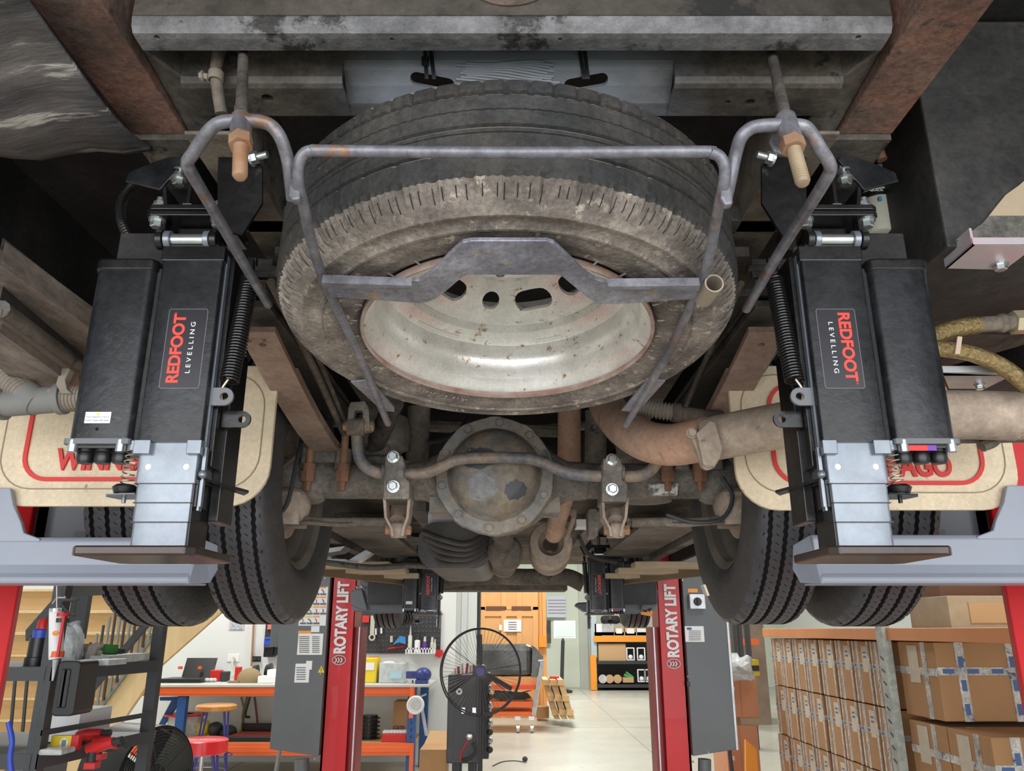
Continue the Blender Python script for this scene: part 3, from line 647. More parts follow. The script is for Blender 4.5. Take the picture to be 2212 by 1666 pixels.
q = MB().prism([W(712, 1184, 3.9), W(745, 1180, 3.9), W(735, 1190, 3.9), W(700, 1196, 3.9), W(685, 1196, 3.9), W(690, 1184, 3.9)], (0, .15, 0)).prism([W(750, 1212, 3.9), W(790, 1188, 3.9), W(802, 1194, 3.9), W(772, 1214, 3.9)], (0, .1, 0)).prism([W(690, 1208, 3.9), W(745, 1208, 3.9), W(765, 1214, 3.9), W(690, 1214, 3.9)], (0, .1, 0))
q.build('entry_step', m_alu, VH)
MB().box(W(925, 1105, 3.3), W(1000, 1142, 3.3)+V(0, .1, 0)).build('battery_box', m_white, VH); MB().box(W(1245, 1122, 3.0), W(1290, 1138, 3.0)+V(0, .1, 0)).build('bracket_plate', m_white, VH)
# ------------------------------------------------------------------ left rear corner moulding and side beams
q = MB(); nx, ny = 16, 22; vs, fs = [], []
for j in range(ny+1):
    for i in range(nx+1):
        x = -1.25+(-.575+1.25)*i/nx; t = j/ny; y = .45+t*.64+.05*(1-i/nx)**1.3*t*(-1.4)
        z = .715-.05*math.sin((1-i/nx)*PI*.9)+.006*math.sin(x*40+y*9)
        if t > .75: z += .35*(t-.75)**2*3*(.4+.6*(1-i/nx))
        vs.append((x, y, z))
n1 = nx+1
for j in range(ny):
    for i in range(nx): fs.append((j*n1+i, j*n1+i+1, (j+1)*n1+i+1, (j+1)*n1+i))
o = q.add(vs, fs).build('corner_moulding', m_glass, VH, smooth=True, label='black scratched corner moulding with pale lines'); o.modifiers.new('s', 'SOLIDIFY').thickness = .006
for Z, A in ((.6, None),):
    pz([(0, 538), (200, 690), (200, 712), (0, 572)], .56, .02).build('side_beam', m_frame, VH)
    pz([(0, 572), (200, 712), (200, 812), (0, 650)], .535, .04).build('side_beam', m_gal, VH)
    pz([(0, 650), (200, 812), (200, 850), (0, 686)], .51, .04).build('side_beam', m_under, VH)
    pz([(0, 692), (170, 812), (170, 838), (0, 718)], .475, .02).build('side_beam', mat('angle_rust', (.24, .16, .115), (.16, .14, .12), 7, rough=.8), VH)
    pz([(0, 718), (150, 826), (150, 855), (60, 850), (0, 796)], .46, .03).build('side_beam', m_gal, VH)
q = MB().tube([WZ(0, 668, .495), WZ(200, 815, .495)], .016, 10); q.build('conduit_pipe', m_frame, VH, smooth=True)
q = MB().prism([W(x, y, 1.42) for x, y in ((122, 790), (140, 782), (150, 798), (140, 820), (144, 840), (155, 850), (130, 850), (120, 830), (126, 808))], (0, .02, 0)); q.build('pipe_clip', m_hose, VH, bevel=.002)
hose(q := MB(), [W(-20, 775, 1.45), W(20, 820, 1.45), W(62, 858, 1.45)], .026, .06, 30, 16); q.build('corrugated_hose', m_hose, VH)
q = MB().tube([W(55, 850, 1.45), W(85, 872, 1.45)], .028, 16).tube([W(10, 872, 1.45), W(130, 862, 1.45)], .026, 16).lathe(W(126, 862, 1.45), (1, 0, .1), [(.026, 0), (.031, 0), (.031, .012), (.026, .012)], 20).lathe(W(12, 872, 1.45), (-1, 0, 0), [(.026, 0), (.032, 0), (.032, .02), (.024, .022)], 20)
q.ball(W(110, 846, 1.43), .008); q.build('tee_fitting', mat('tee_grey', (.19, .19, .18), rough=.7), VH, smooth=True)
hose(q := MB(), [W(130, 862, 1.45), W(200, 860, 1.45)], .024, .06, 18, 16); q.build('corrugated_hose', m_hose, VH)
hose(q := MB(), [W(60, 884, 1.46), W(170, 878, 1.46)], .009, .1, 30, 10); q.build('thin_conduit', m_dark, VH)
# right side box, broken edge, brackets, hoses
Yb = 1.15
bx = MB().box((.705, Yb, .592), (1.15, 1.55, 1.04)); BX = bx.build('locker_box', mat('locker_black', (.028, .028, .028), (.055, .053, .05), 7, (.02, .02, .02), .6, 12, rough=.6, bump=.15), VH, bevel=.004, label='black locker box at the right edge')
pts = [W(x, y, Yb-.001) for x, y in ((2230, 375), (2196, 405), (2168, 425), (2150, 447), (2132, 470), (2230, 470))]; MB().prism(pts, (0, -.006, 0)).build('bare_edge', m_ply, BX)
pts = [W(x, y, Yb-.001) for x, y in ((2132, 470), (2118, 486), (2092, 505), (2060, 522), (2230, 522), (2230, 470))]; MB().prism(pts, (0, -.006, 0)).build('bare_edge', m_greybroken, BX)
q = pz([(2100, 530), (2240, 530), (2170, 583), (2042, 580)], .575, .003); q.prism([WZ(2042, 580, .575), WZ(2100, 530, .575), WZ(2100, 530, .575)+V(0, 0, .03), WZ(2042, 580, .575)+V(0, 0, .03)], (.004, 0, 0)); q.box(WZ(2100, 530, .575)+V(0, -.003, 0), WZ(2230, 528, .575)+V(0, 0, .012))
BK = q.build('support_bracket', m_pinkalu, VH); MB().hexa(WZ(2160, 570, .575), (0, 0, -1), .010, .012).build('bracket_bolt', m_zinc, BK)
q = pz([(2036, 806), (2186, 812), (2128, 840), (2050, 840)], .44, .003); q.box(WZ(2036, 806, .44)+V(0, -.003, 0), WZ(2186, 812, .44)+V(0, 0, .012)); BK = q.build('support_bracket', m_alu, VH)
MB().hexa(WZ(2116, 832, .44), (0, 0, -1), .008, .009).build('bracket_bolt', m_zinc, BK)
pz([(2000, 655), (2060, 590), (2230, 525), (2230, 560), (2010, 690)], .70, .03).build('side_beam', m_gal, VH)
pz([(2010, 690), (2230, 560), (2230, 600), (2015, 725)], .66, .03).build('side_beam', m_under, VH)
pz([(2015, 725), (2230, 600), (2230, 740), (2020, 800)], .62, .03).build('side_beam', m_gal, VH)
pz([(2035, 812), (2230, 812), (2230, 866), (2055, 866)], .452, .01).build('side_beam', m_under, VH)
q = MB().tube(bezier([W(2000, 735, 1.33), W(2040, 716, 1.33), W(2080, 706, 1.33), W(2112, 702, 1.33)]), .0165, 14); q.build('braided_hose', m_brass, VH, smooth=True)
q = MB().tube([W(2105, 702, 1.33), W(2190, 697, 1.33)], .0145, 14).lathe(W(2155, 699, 1.33), (1, 0, .05), [(.0145, 0), (.0175, .003), (.0175, .012), (.0145, .015)], 16)
q.build('hose_ferrule', m_brown, VH, smooth=True)
q = MB().lathe(W(2186, 697, 1.33), (1, 0, .04), [(0, 0), (.022, 0), (.022, .05), (0, .05)], 6); q.build('brass_nut', mat('brass_nut', (.58, .50, .34), rough=.35, metal=.5), VH)
q = MB().tube(bezier([W(2010, 752, 1.31), W(2060, 757, 1.31), W(2110, 768, 1.31), W(2170, 795, 1.31), W(2240, 850, 1.31)]), .0145, 14); q.build('braided_hose', m_brass, VH, smooth=True)
MB().prism([W(2067, 728, 1.30), W(2077, 729, 1.30), W(2072, 766, 1.29), W(2061, 766, 1.29)], (0, -.003, 0)).build('cable_tie', mat('tie_cream', (.66, .50, .38), rough=.5), VH)
q = MB().tube(bezier([W(2130, 915, 1.45), W(2150, 948, 1.45), W(2120, 965, 1.45)]), .011, 8).tube([W(2050, 948, 1.48), W(2230, 945, 1.48)], .010, 8); q.build('pipe_hanger', m_brown, VH, smooth=True)
# right: white filter canister and hose
ft = W(1893, 398, 1.34); fb = W(1903, 512, 1.34)
q = MB().lathe(fb, ft-fb, [(0, 0), (.026, 0), (.030, .002), (.030, .088), (.026, .096), (0, .098)], 32)
FC = q.build('filter_canister', m_filter, VH, smooth=True)
MB().lathe(fb+V(0, 0, .074), (0, 0, 1), [(.0303, 0), (.0306, 0), (.0306, .012), (.0303, .012)], 32).build('black_band', m_plastic, FC)
text('QUICK', W(1893, 411, 1.305), .026, .006, (1, 0, 0), (0, 0, 1), m_white, 'white_lettering', FC, .001, .01)
q = MB().box(W(1898, 424, 1.306), W(1906, 432, 1.306)+V(0, .003, 0)); q.build('blue_mark', mat('mark_blue', (.05, .35, .7), rough=.5), FC)
MB().lathe(W(1897, 388, 1.34), (0, 0, 1), [(.034, 0), (.034, .014), (.02, .022), (0, .022)], 24).build('filter_head', m_greybroken, FC, smooth=True)
q = MB().tube(bezier([W(1905, 335, 1.30), W(1935, 322, 1.30), W(1980, 315, 1.30), W(2030, 316, 1.30)]), .0085, 12).tube([W(1890, 342, 1.30), W(1912, 332, 1.30)], .011, 12); q.build('fuel_hose', m_frame, VH, smooth=True)
q = MB().cyl(W(1898, 325, 1.27), W(1906, 346, 1.27), .009); q.build('rusty_fitting', m_rustbolt, VH)
# behind-the-jacks clutter: floor beams each side
for s in (-1, 1):
    MB().box((s*.36, 1.5, .66), (s*.64, 1.56, .70)).build('spring_crossbar', m_frame, VH); MB().box((s*.36, 1.26, .70), (s*.62, 1.30, .73)).build('spring_crossbar', m_frame, VH)
    MB().prism([(s*.36, 1.32, .66), (s*.44, 1.32, .66), (s*.60, 1.75, .70), (s*.52, 1.75, .70)], (0, 0, .02)).build('diagonal_brace', m_frame, VH)
# ================================================================== SPARE WHEEL AND ITS CARRIER
SN = V(0, .13, .9915).normalized(); SCN = V(-.007, 1.133, .429)
SW = thing('spare_wheel_assembly', 'dusty spare wheel lying flat in a carrier under the rear frame', 'spare wheel', SCN)
pr = [(.212, .026), (.217, .016), (.226, .009), (.232, .004), (.236, .0035), (.245, .003), (.249, .0015), (.262, -.001), (.276, -.001), (.279, -.0035), (.283, -.0035), (.286, -.001), (.300, .001), (.304, -.001), (.308, -.001), (.312, .003), (.322, .007), (.331, .013), (.339, .022), (.3435, .029), (.346, .034)]
mats = [1]*(len(pr)-2)+[0]
LOW = len(pr)
for g in (.062, .088, .098, .124, .150):
    big = g in (.062, .098, .150); w2 = .0035 if big else .0012; dd = .005 if big else .002
    pr += [(.3495, g-w2), (.3495-dd, g-w2*.6), (.3495-dd, g+w2*.6), (.3495, g+w2)]; mats += [0, 0, 3 if big else 2, 0]
pr += [(.348, .170), (.344, .176), (.336, .184), (.318, .196), (.285, .202), (.24, .198), (.216, .18), (.212, .17)]; mats += [0, 0, 1, 1, 1, 1, 1, 1]
def smod(j, i, r, a):
    if j in (LOW-4, LOW-3, LOW-2):
        if i % 9 == 0 or i % 9 == 1: return r-.005, a+.001
        if i % 9 in (3, 5, 7): return r-.0022, a
    if j == LOW-1 and i % 9 in (3, 5, 7): return r-.002, a
    if LOW+18 <= j <= LOW+21 and i % 6 == 0: return r-.0045, a
    if LOW <= j < LOW+4 and i % 9 in (0,): return r-.002, a
    if LOW+12 <= j < LOW+20 and i % 3 == 0: return r-.001, a
    return r, a
e1 = V(1, 0, 0); e2 = SN.cross(e1)
q = MB().lathe(SCN, SN, pr, 432, mod=smod, mats=mats[:len(pr)-1]).m(2)
R0 = random.Random(9)
for k in range(144):                               # fine radial cuts round the shoulder
    a = 2*PI*(k+R0.uniform(-.25, .25))/144; d = e1*math.cos(a)+e2*math.sin(a); t = -e1*math.sin(a)+e2*math.cos(a); r0 = .322-R0.uniform(0, .012); w = .0006
    P = [SCN+d*r0+SN*.0062, SCN+d*.331+t*.001+SN*.0122, SCN+d*.3395+t*.0015+SN*.0214]
    for a_, b_ in zip(P, P[1:]): q.add([a_-t*w, a_+t*w, b_+t*w, b_-t*w], [(0, 1, 2, 3)])
TY = q.build('tyre', [m_spare, m_side, m_groove, mat('groove_dust', (.20, .175, .12), (.10, .09, .07), 20, rough=.9)], SW, smooth=True)
e1 = V(1, 0, 0); e2 = SN.cross(e1)               # in-plane axes, e2 points forward
q = MB()                                           # short chalky marks at the bead
for k in range(30):
    a = 2*PI*k/30; d = e1*math.cos(a)+e2*math.sin(a); t = -e1*math.sin(a)+e2*math.cos(a); p = SCN+d*.2325+SN*.003
    q.prism([p-t*.0011-d*.005, p+t*.0011-d*.005, p+t*.0011+d*.005, p-t*.0011+d*.005], -SN*.0012)
m_chalk = mat('chalk_white', (.36, .33, .29), (.24, .22, .20), 60, rough=.9)
q.build('bead_mark', m_chalk, TY)
for body, a0, r, h in (('MADE IN JAPAN', 108, .247, .0066), ('M406', 151, .247, .0066), ('1022', 162, .252, .0062)):
    for k, ch in enumerate(body):
        if ch == ' ': continue
        a = math.radians(a0+1.75*k); d = e1*math.cos(a)+e2*math.sin(a)
        text(ch, SCN+d*r-SN*.0002, h*.6, h, SN.cross(d), d, m_chalk, 'moulded_letter', TY, .0012)
# rim: barrel + disc with openings
pr = [(.2145, .012), (.2175, -.001), (.2215, -.0035), (.2235, -.001), (.2225, .008), (.216, .014), (.2125, .020), (.205, .026), (.2025, .040), (.2025, .052), (.1985, .058), (.1965, .070), (.1965, .088), (.190, .096), (.1765, .104), (.1735, .118), (.1735, .165), (.190, .170), (.198, .172), (.214, .186)]
RM = MB().lathe(SCN, SN, pr[1:], 128, mats=[1, 1, 1]+[0]*15).build('rim', [m_rim, m_rimrust], SW, smooth=True)
pr = [(.1740, .118), (.168, .114), (.158, .117), (.146, .124), (.102, .152), (.090, .157), (.078, .153), (.060, .151), (.040, .153), (.040, .159), (.060, .157), (.078, .159), (.090, .163), (.102, .158), (.146, .130), (.158, .123), (.168, .120), (.1740, .124)]
cut = MB()
def pol(r, a): return SCN+e1*(r*math.sin(a))+e2*(r*math.cos(a))
def slot(a, L, r0, R):
    pts = []
    for k in range(9):
        t = -PI/2+PI*k/8; pts.append((L+r0*math.cos(t), r0*math.sin(t)))
    for k in range(9):
        t = PI/2+PI*k/8; pts.append((-L+r0*math.cos(t), r0*math.sin(t)))
    c = pol(R, math.radians(a)); ca, sa = math.cos(math.radians(a)), math.sin(math.radians(a)); tx = e1*ca-e2*sa; ty = e1*sa+e2*ca
    cut.prism([c+tx*x+ty*y+SN*.11 for x, y in pts], SN*.07)
for a in (21, 62, -52, 105, 150, -98, -145): slot(a, .017, .0165, .124)
for a, r, R in ((-14, .0150, .124), (0, 0, 0)):
    if r: c = pol(R, math.radians(a)); cut.cyl(c+SN*.11, c+SN*.18, r)
for k in range(6):
    a = 2*PI*k/6+math.radians(-12); c = pol(.062, a); cut.cyl(c+SN*.12, c+SN*.18, .0075)
WDSC = MB().lathe(SCN, SN, pr+[pr[0]], 96).build('wheel_disc', m_rim, SW, smooth=False, cut=cut)
for p in WDSC.data.polygons: p.use_smooth = True
try: WDSC.data.set_sharp_from_angle(angle=math.radians(35))
except Exception: pass
q = MB()
for a0, a1, R, dp, r in ((-2.5, -2.05, .193, .093, .0035), (-1.3, -1.05, .193, .093, .0035)):
    q.tube([SCN+e1*(R*math.cos(-a0-(a1-a0)*k/9))+e2*(R*math.sin(-a0-(a1-a0)*k/9))+SN*dp for k in range(10)], r, 8)
q.build('balance_weight', mat('weight_grey', (.60, .58, .54), rough=.5), SW, smooth=True)
# ---- carrier
def PP(px, py, off=0):                            # onto the plane just below the spare wheel's lower face
    d = ray(px, py); n = SN; p0 = SCN-SN*(.012+off); return d*(p0.dot(n)/d.dot(n))
SCR = thing('spare_wheel_carrier', 'grey bent-rod cradle with a cranked plate holding the spare wheel', 'wheel carrier', (0, 1.1, .4))
rods = []
hoop = [PP(838, 915), PP(790, 800), PP(745, 700), PP(700, 605), PP(672, 520), PP(655, 440)]
TL = [W(645, 400, .765), W(644, 365, .752), W(652, 338, .745), W(672, 326, .742), W(720, 326, .742)]
TR = [W(1500, 328, .742), W(1535, 330, .742), W(1556, 340, .745), W(1566, 365, .752), W(1563, 400, .765)]
hr = [PP(1552, 450), PP(1530, 560), PP(1505, 630), PP(1455, 740), PP(1405, 830), PP(1352, 918)]
MB().tube(bezier(hoop+TL+[W(1106, 330, .742)]+TR+hr, 4), .0066, 12).build('cradle_hoop', m_rod, SCR, smooth=True)
for side in (0, 1):
    mx = (lambda x: x) if not side else (lambda x: 2206-x)
    pts = [(632, 430), (627, 385), (620, 340), (606, 298), (586, 272), (558, 262), (520, 261), (480, 264), (458, 276), (438, 300), (417, 332), (405, 350), (410, 368), (436, 412), (480, 487), (530, 575), (580, 658)]
    if side: pts = [(1566, 440), (1576, 395), (1590, 330), (1602, 295), (1625, 276), (1655, 271), (1690, 270), (1732, 272), (1750, 285), (1770, 318), (1790, 350), (1794, 366), (1786, 384), (1757, 432), (1712, 500), (1660, 585), (1612, 668)]
    dep = [.79, .77, .755, .74, .735, .73, .73, .73, .735, .745, .76, .775, .79, .85, .94, 1.04, 1.17]
    MB().tube(bezier([W(x, y, d) for (x, y), d in zip(pts, dep)], 4), .0074, 12).build('side_loop', m_rod, SCR, smooth=True)
    # joining plates at the weld
    wp = [(624, 346), (648, 346), (648, 430), (630, 433), (622, 420)] if not side else [(1560, 350), (1578, 356), (1585, 440), (1566, 443), (1556, 425)]
    MB().prism([W(x, y, .765) for x, y in wp], (0, .012, 0)).build('weld_plate', m_rustbolt if False else m_rod, SCR, bevel=.003)
    # hanger rod, sleeve, nut, threaded end
    if not side: A, B, Cc, E, S0 = (526, 104, .93), (521, 262, .735), (520, 306, .715), (518, 386, .70), 0
    else: A, B, Cc, E, S0 = (1666, 112, .93), (1698, 262, .735), (1712, 312, .715), (1736, 400, .70), 0
    a, b, c, e = W(*A), W(*B), W(*Cc), W(*E)
    HR = MB().tube([a, b, c], .0070, 12).build('hanger_rod', m_frame, SCR, smooth=True)
    MB().cyl(b+(b-c)*.1, c+(b-c)*.12, .0115, seg=18).build('sleeve', m_rod, SCR, smooth=True)
    n = (e-c).normalized()
    MB().lathe(c, n, [(0, -.006), (.0125, -.006), (.0125, .008), (0, .008)], 6).build('nut', m_rustbolt, SCR)
    L = (e-c).length; K = 15
    MB().lathe(c, n, [(0, 0)]+[(.0078 if k % 2 else .0064, .004+(L-.008)*k/(2*K)) for k in range(2*K)]+[(.0060, L-.002), (0, L)], 18).build('threaded_end', m_rustbolt if not side else mat('thread_tan', (.36, .28, .18), (.27, .20, .13), 30, rough=.6, metal=.2), SCR, smooth=True)
    gp = [(758, 826), (800, 822), (852, 882), (852, 890), (826, 888)] if not side else [(1437, 824), (1398, 822), (1342, 888), (1368, 890), (1388, 878)]
    MB().prism([PP(x, y) for x, y in gp], SN*.003).build('end_gusset', m_rod, SCR)
MB().prism([W(x, y, .76) for x, y in ((1668, 290), (1690, 285), (1700, 325), (1690, 332), (1672, 326), (1662, 305))], (0, .005, 0)).build('tab_plate', m_rod, SCR, bevel=.002)
pl = [(697, 596), (720, 593), (885, 600), (905, 598), (922, 588), (938, 574), (985, 528), (1000, 516), (1018, 512), (1180, 512), (1196, 517), (1215, 534), (1262, 580), (1285, 596), (1310, 602), (1480, 600), (1510, 604), (1504, 638), (1330, 650), (1296, 649), (1272, 638), (1250, 620), (1212, 588), (1200, 586), (1010, 586), (1000, 590), (968, 618), (942, 638), (925, 645), (905, 648), (880, 646), (716, 634)]
MB().prism([PP(x, y, .001) for x, y in pl], -SN*.006).build('cranked_plate', m_plate, SCR, bevel=.0012)
pl = [(697, 594), (890, 600), (888, 604), (700, 606)]; MB().prism([PP(x, y, .007) for x, y in pl], -SN*.012).build('plate_flange', m_rod, SCR)
pl = [(1312, 602), (1510, 600), (1508, 612), (1314, 607)]; MB().prism([PP(x, y, .007) for x, y in pl], -SN*.012).build('plate_flange', m_rod, SCR)
a, b = PP(1543, 612, .012), PP(1508, 662, -.002); n = (b-a).normalized()
MB().lathe(a, n, [(.0125, .0), (.0125, .055), (.0105, .055), (.0105, 0), (.0125, 0)], 24).build('socket_tube', mat('socket_tan', (.36, .29, .20), (.25, .22, .20), 14, rough=.6), SCR, smooth=True)
# ================================================================== LEVELLING JACKS
def jack(s, label):
    J = thing('levelling_jack', label, 'jack', (s*.49, 1.13, .105), 'black levelling jacks')
    X = lambda x: s*x                            # x given as distance outward from the centre line
    m_in = m_inner
    # outer tube
    q = MB().rbox((X(.443), 1.095, .256), (X(.536), 1.178, .556), .004, 2, 3)
    OT = q.build('outer_tube', m_black2, J, smooth=True)
    MB().box((X(.441), 1.094, .540), (X(.538), 1.16, .566)).tube([V(X(.452), 1.10, .566), V(X(.528), 1.10, .566)], .006, 8).build('top_cap', m_black, OT, bevel=.004)
    for xa_, xb_ in ((.4415, .462), (.514, .5375)): MB().box((X(xa_), 1.092, .238), (X(xb_), 1.16, .2585)).build('wear_pad', m_inner, OT, bevel=.001)
    # telescoping inner leg
    zz = [.256, .197, .170, .143, .108]; wd_ = [.043, .0405, .040, .0392]
    q = MB()
    cutb = MB()
    for sx in (-1, 1): cutb.cyl((X(.4895)+sx*.027, 1.08, .221), (X(.4895)+sx*.027, 1.12, .221), .0045)
    for k in range(4):
        h = wd_[k]; q.rbox((X(.4895)-h, 1.1+.001*k, zz[k]-(.0006 if k else 0)), (X(.4895)+h, 1.168-.001*k, zz[k+1]), .004, 2, 3)
        q.build('inner_leg', m_in, J, smooth=True, cut=cutb if k == 0 else None); q = MB()
    for sx in (-1, 1): MB().cyl((X(.4895)+sx*.027, 1.1005, .221), (X(.4895)+sx*.027, 1.12, .221), .0044).build('lock_pin', m_alu, J)
    q = MB()
    for k in range(1, 4): q.box((X(.4895)-wd_[k-1]-.0004, 1.0995, zz[k]-.0007), (X(.4895)+wd_[k-1]+.0004, 1.168, zz[k]+.0007))
    q.build('seam', m_black, J)
    MB().box((X(.449), 1.102, .108), (X(.4475), 1.166, .256)).build('leg_side', m_black, J)
    # foot
    MB().prism([(X(x), y, .092) for x, y in ((.412, 1.175), (.412, 1.045), (.424, 1.033), (.566, 1.033), (.573, 1.043), (.573, 1.172), (.560, 1.183), (.424, 1.183))], (0, 0, .0125)).build('foot_plate', m_foot, J, bevel=.0025)
    # drive housing with caps
    MH = MB().rbox((X(.557), 1.118, .266), (X(.650), 1.20, .545), .014, 2, 5).build('drive_housing', m_black2, J, smooth=True)
    MB().rbox((X(.555), 1.116, .535), (X(.653), 1.202, .556), .015, 2, 5).build('housing_cap', m_black, MH, smooth=True, bevel=.004)
    MB().rbox((X(.555), 1.115, .258), (X(.653), 1.203, .266), .006, 2, 3).build('end_plate', m_cab, MH)
    MB().rbox((X(.565), 1.122, .253), (X(.648), 1.195, .258), .006, 2, 3).build('end_plate', m_black, MH)
    for x in (.570, .640): MB().cyl((X(x), 1.122, .247), (X(x), 1.122, .264), .0075).build('housing_bolt', m_zinc, MH, smooth=True)
    for k, x in enumerate((.577, .603, .629)):
        MB().lathe((X(x), 1.14, .2575), (0, 0, -1), [(0, 0), (.0125, 0), (.0128, .007), (.0115, .008), (.0125, .010), (.0125, .0195), (.0105, .0238), (.0, .0245)], 24).build('rubber_cap', m_plastic, J, smooth=True)
    if s < 0:
        ST = MB().box((X(.6265), 1.1165, .289), (X(.589), 1.1185, .306)).build('warning_sticker', m_white, MH)
        p = V(X(.6075), 1.1163, .3008); MB().prism([p+V(-.003, 0, 0), p+V(.003, 0, 0), p+V(0, 0, .005)], (0, .0005, 0)).build('warning_triangle', m_yellow, ST)
        text("Non tappare il buco.", (X(.6075), 1.1164, .2982), .034, .0032, (1, 0, 0), (0, 0, 1), mat('print_grey', (.12, .14, .2)), 'small_print', ST, .0002)
        text("Don't close the hole.", (X(.6075), 1.1164, .2935), .034, .0032, (1, 0, 0), (0, 0, 1), MATS['print_grey'], 'small_print', ST, .0002)
        MB().cyl((X(.607), 1.1172, .2805), (X(.607), 1.122, .2805), .0022).build('drain_hole', m_matt, MH)
    else:
        MB().box((X(.575), 1.121, .249), (X(.605), 1.124, .257)).build('red_label', m_toolred, MH); MB().box((X(.605), 1.121, .249), (X(.618), 1.124, .257)).build('purple_label', m_purple, MH)
    # mounting arm between housing and tube
    MB().box((X(.533), 1.13, .258), (X(.562), 1.19, .545)).box((X(.53), 1.14, .552), (X(.632), 1.235, .612)).build('mounting_arm', m_under, J, bevel=.002)
    for z in (.50, .345): MB().box((X(.540), 1.126, z), (X(.547), 1.131, z+.010)).build('wire_clip', m_inner, J)
    # logo sticker
    zc = .398; up = V(0, 0, 1) if s < 0 else V(0, 0, -1); tp = V(-1, 0, 0) if s < 0 else V(1, 0, 0)
    cx = X(.485)
    LS = MB().prism([p for p in rrect(cx-.0292, cx+.0292, zc-.0625, zc+.0625, .004, 1.0948)], (0, .001, 0)).build('logo_sticker', m_sticker, J)
    ring(cx-.0292, cx+.0292, zc-.0625, zc+.0625, .004, .0006, 1.0949, -.0003, MB()).build('sticker_outline', m_stline, LS)
    text('REDFOOT', V(X(.485), 1.0946, zc+(0 if s < 0 else .002))+tp*.0115, .108, .0185, up, tp, m_redtxt, 'red_lettering', LS, .0004, .035)
    text('L E V E L L I N G', V(X(.485), 1.0946, zc+.001)-tp*.0095, .080, .0068, up, tp, m_white, 'white_lettering', LS, .0004, .0)
    text('\u00ae', V(X(.485), 1.0946, zc)+tp*.0185+up*.055, .0035, .0035, up, tp, m_redtxt, 'small_mark', LS, .0004, 0)
    # inner side channel
    MB().box((X(.434), 1.12, .225), (X(.4425), 1.20, .560)).box((X(.428), 1.15, .15), (X(.4425), 1.21, .42)).build('side_channel', m_black, J, bevel=.0015)
    MB().box((X(.4405), 1.108, .16), (X(.4435), 1.118, .555)).box((X(.437), 1.104, .165), (X(.440), 1.112, .25)).build('channel_edge', m_inner, J)
    MB().prism([(X(.395), 1.175, .196), (X(.443), 1.10, .203), (X(.446), 1.12, .203), (X(.410), 1.20, .196)], (0, 0, .004)).box((X(.444), 1.105, .165), (X(.4475), 1.17, .203)).build('guide_flange', m_black, J)
    MB().ball((X(.4375), 1.10, .21), .006).build('guide_stud', m_inner, J)
    # return spring
    a, b = V(X(.4165), 1.145, .535), V(X(.420), 1.115, .352)
    SP = MB().coil(a, b, .0128, .00185, 37, 6, 16).build('coil_spring', m_spring, J, smooth=True)
    MB().tube(bezier([b+V(X(.002), 0, .004), b+V(X(.010), 0, -.012), b+V(X(.006), -.004, -.030), b+V(X(.0), .002, -.026)]), .002, 8).build('spring_hook', m_springsteel, SP, smooth=True)
    MB().cyl(a-V(0, .004, -.003), a+V(0, -.004, .028), .007).box(a+V(-.008, -.004, .02), a+V(.008, .006, .035)).build('spring_mount', m_black, SP, bevel=.002)
    MB().coil(V(X(.446), 1.218, .53), V(X(.448), 1.218, .40), .010, .0018, 22, 6, 12).build('coil_spring', m_spring, J, smooth=True)
    def lug(cx, cz, y, r, hr, dx, name, m):
        q = MB(); pts = [V(cx+r*math.cos(t), y, cz+r*math.sin(t)) for t in [math.radians(-90+180*k/12) if dx < 0 else math.radians(90+180*k/12) for k in range(13)]]
        pts += [V(cx+dx, y, cz+r*(1 if dx < 0 else -1)), V(cx+dx, y, cz-r*(1 if dx < 0 else -1))]
        q.prism(pts, (0, .005, 0)); c = MB().cyl((cx, y-.01, cz), (cx, y+.02, cz), hr); q.build(name, m, J, cut=c)
    lug(X(.4225), .327, 1.107, .0135, .0062, s*.024, 'spring_lug', m_cab)
    lug(X(.4025), .300, 1.135, .0125, .0055, s*.03, 'tie_lug', m_black)
    # stabiliser spring with rubber foot on the outer side
    a, b = V(X(.5555), 1.13, .250), V(X(.5585), 1.13, .198)
    MB().coil(a, b, .0085, .0011, 7, 6, 14).build('stop_spring', m_springsteel, J, smooth=True)
    MB().cyl(a, a+V(0, 0, .014), .009).build('stop_collar', m_inner, J)
    MB().lathe(b+V(0, 0, .002), (0, 0, -1), [(0, 0), (.013, 0), (.018, .004), (.015, .012), (.013, .013), (.013, .016), (0, .016)], 24).build('rubber_foot', m_plastic, J, smooth=True)
    MB().prism([(X(x), y, .182) for x, y in ((.53, 1.10), (.575, 1.11), (.582, 1.125), (.575, 1.15), (.53, 1.15))], (0, 0, .002)).cyl(b-V(0, 0, .024), b-V(0, 0, .012), .003).build('stop_bracket', m_inner if s < 0 else m_black, J)
    # hinge
    zh, yh = .578, 1.10
    MB().cyl((X(.475), yh, zh), (X(.527), yh, zh), .0095, seg=24).build('hinge_pin', m_zinc, J, smooth=True)
    for x0, x1, r in ((.4555, .466, .0155), (.4675, .4765, .0145), (.5275, .5375, .0145), (.539, .5495, .0155)):
        MB().cyl((X(x0), yh, zh), (X(x1), yh, zh), r, seg=28).build('hinge_collar', m_black if r > .015 else m_inner, J, smooth=True, bevel=.001)
    MB().prism([(X(.462), yh, zh), (X(.476), yh, zh), (X(.466), yh-.002, .553), (X(.452), yh-.002, .553)], (0, .02, 0)).prism([(X(.528), yh, zh), (X(.54), yh, zh), (X(.534), yh-.002, .553), (X(.52), yh-.002, .553)], (0, .02, 0)).build('hinge_ear', m_black, J, bevel=.002)
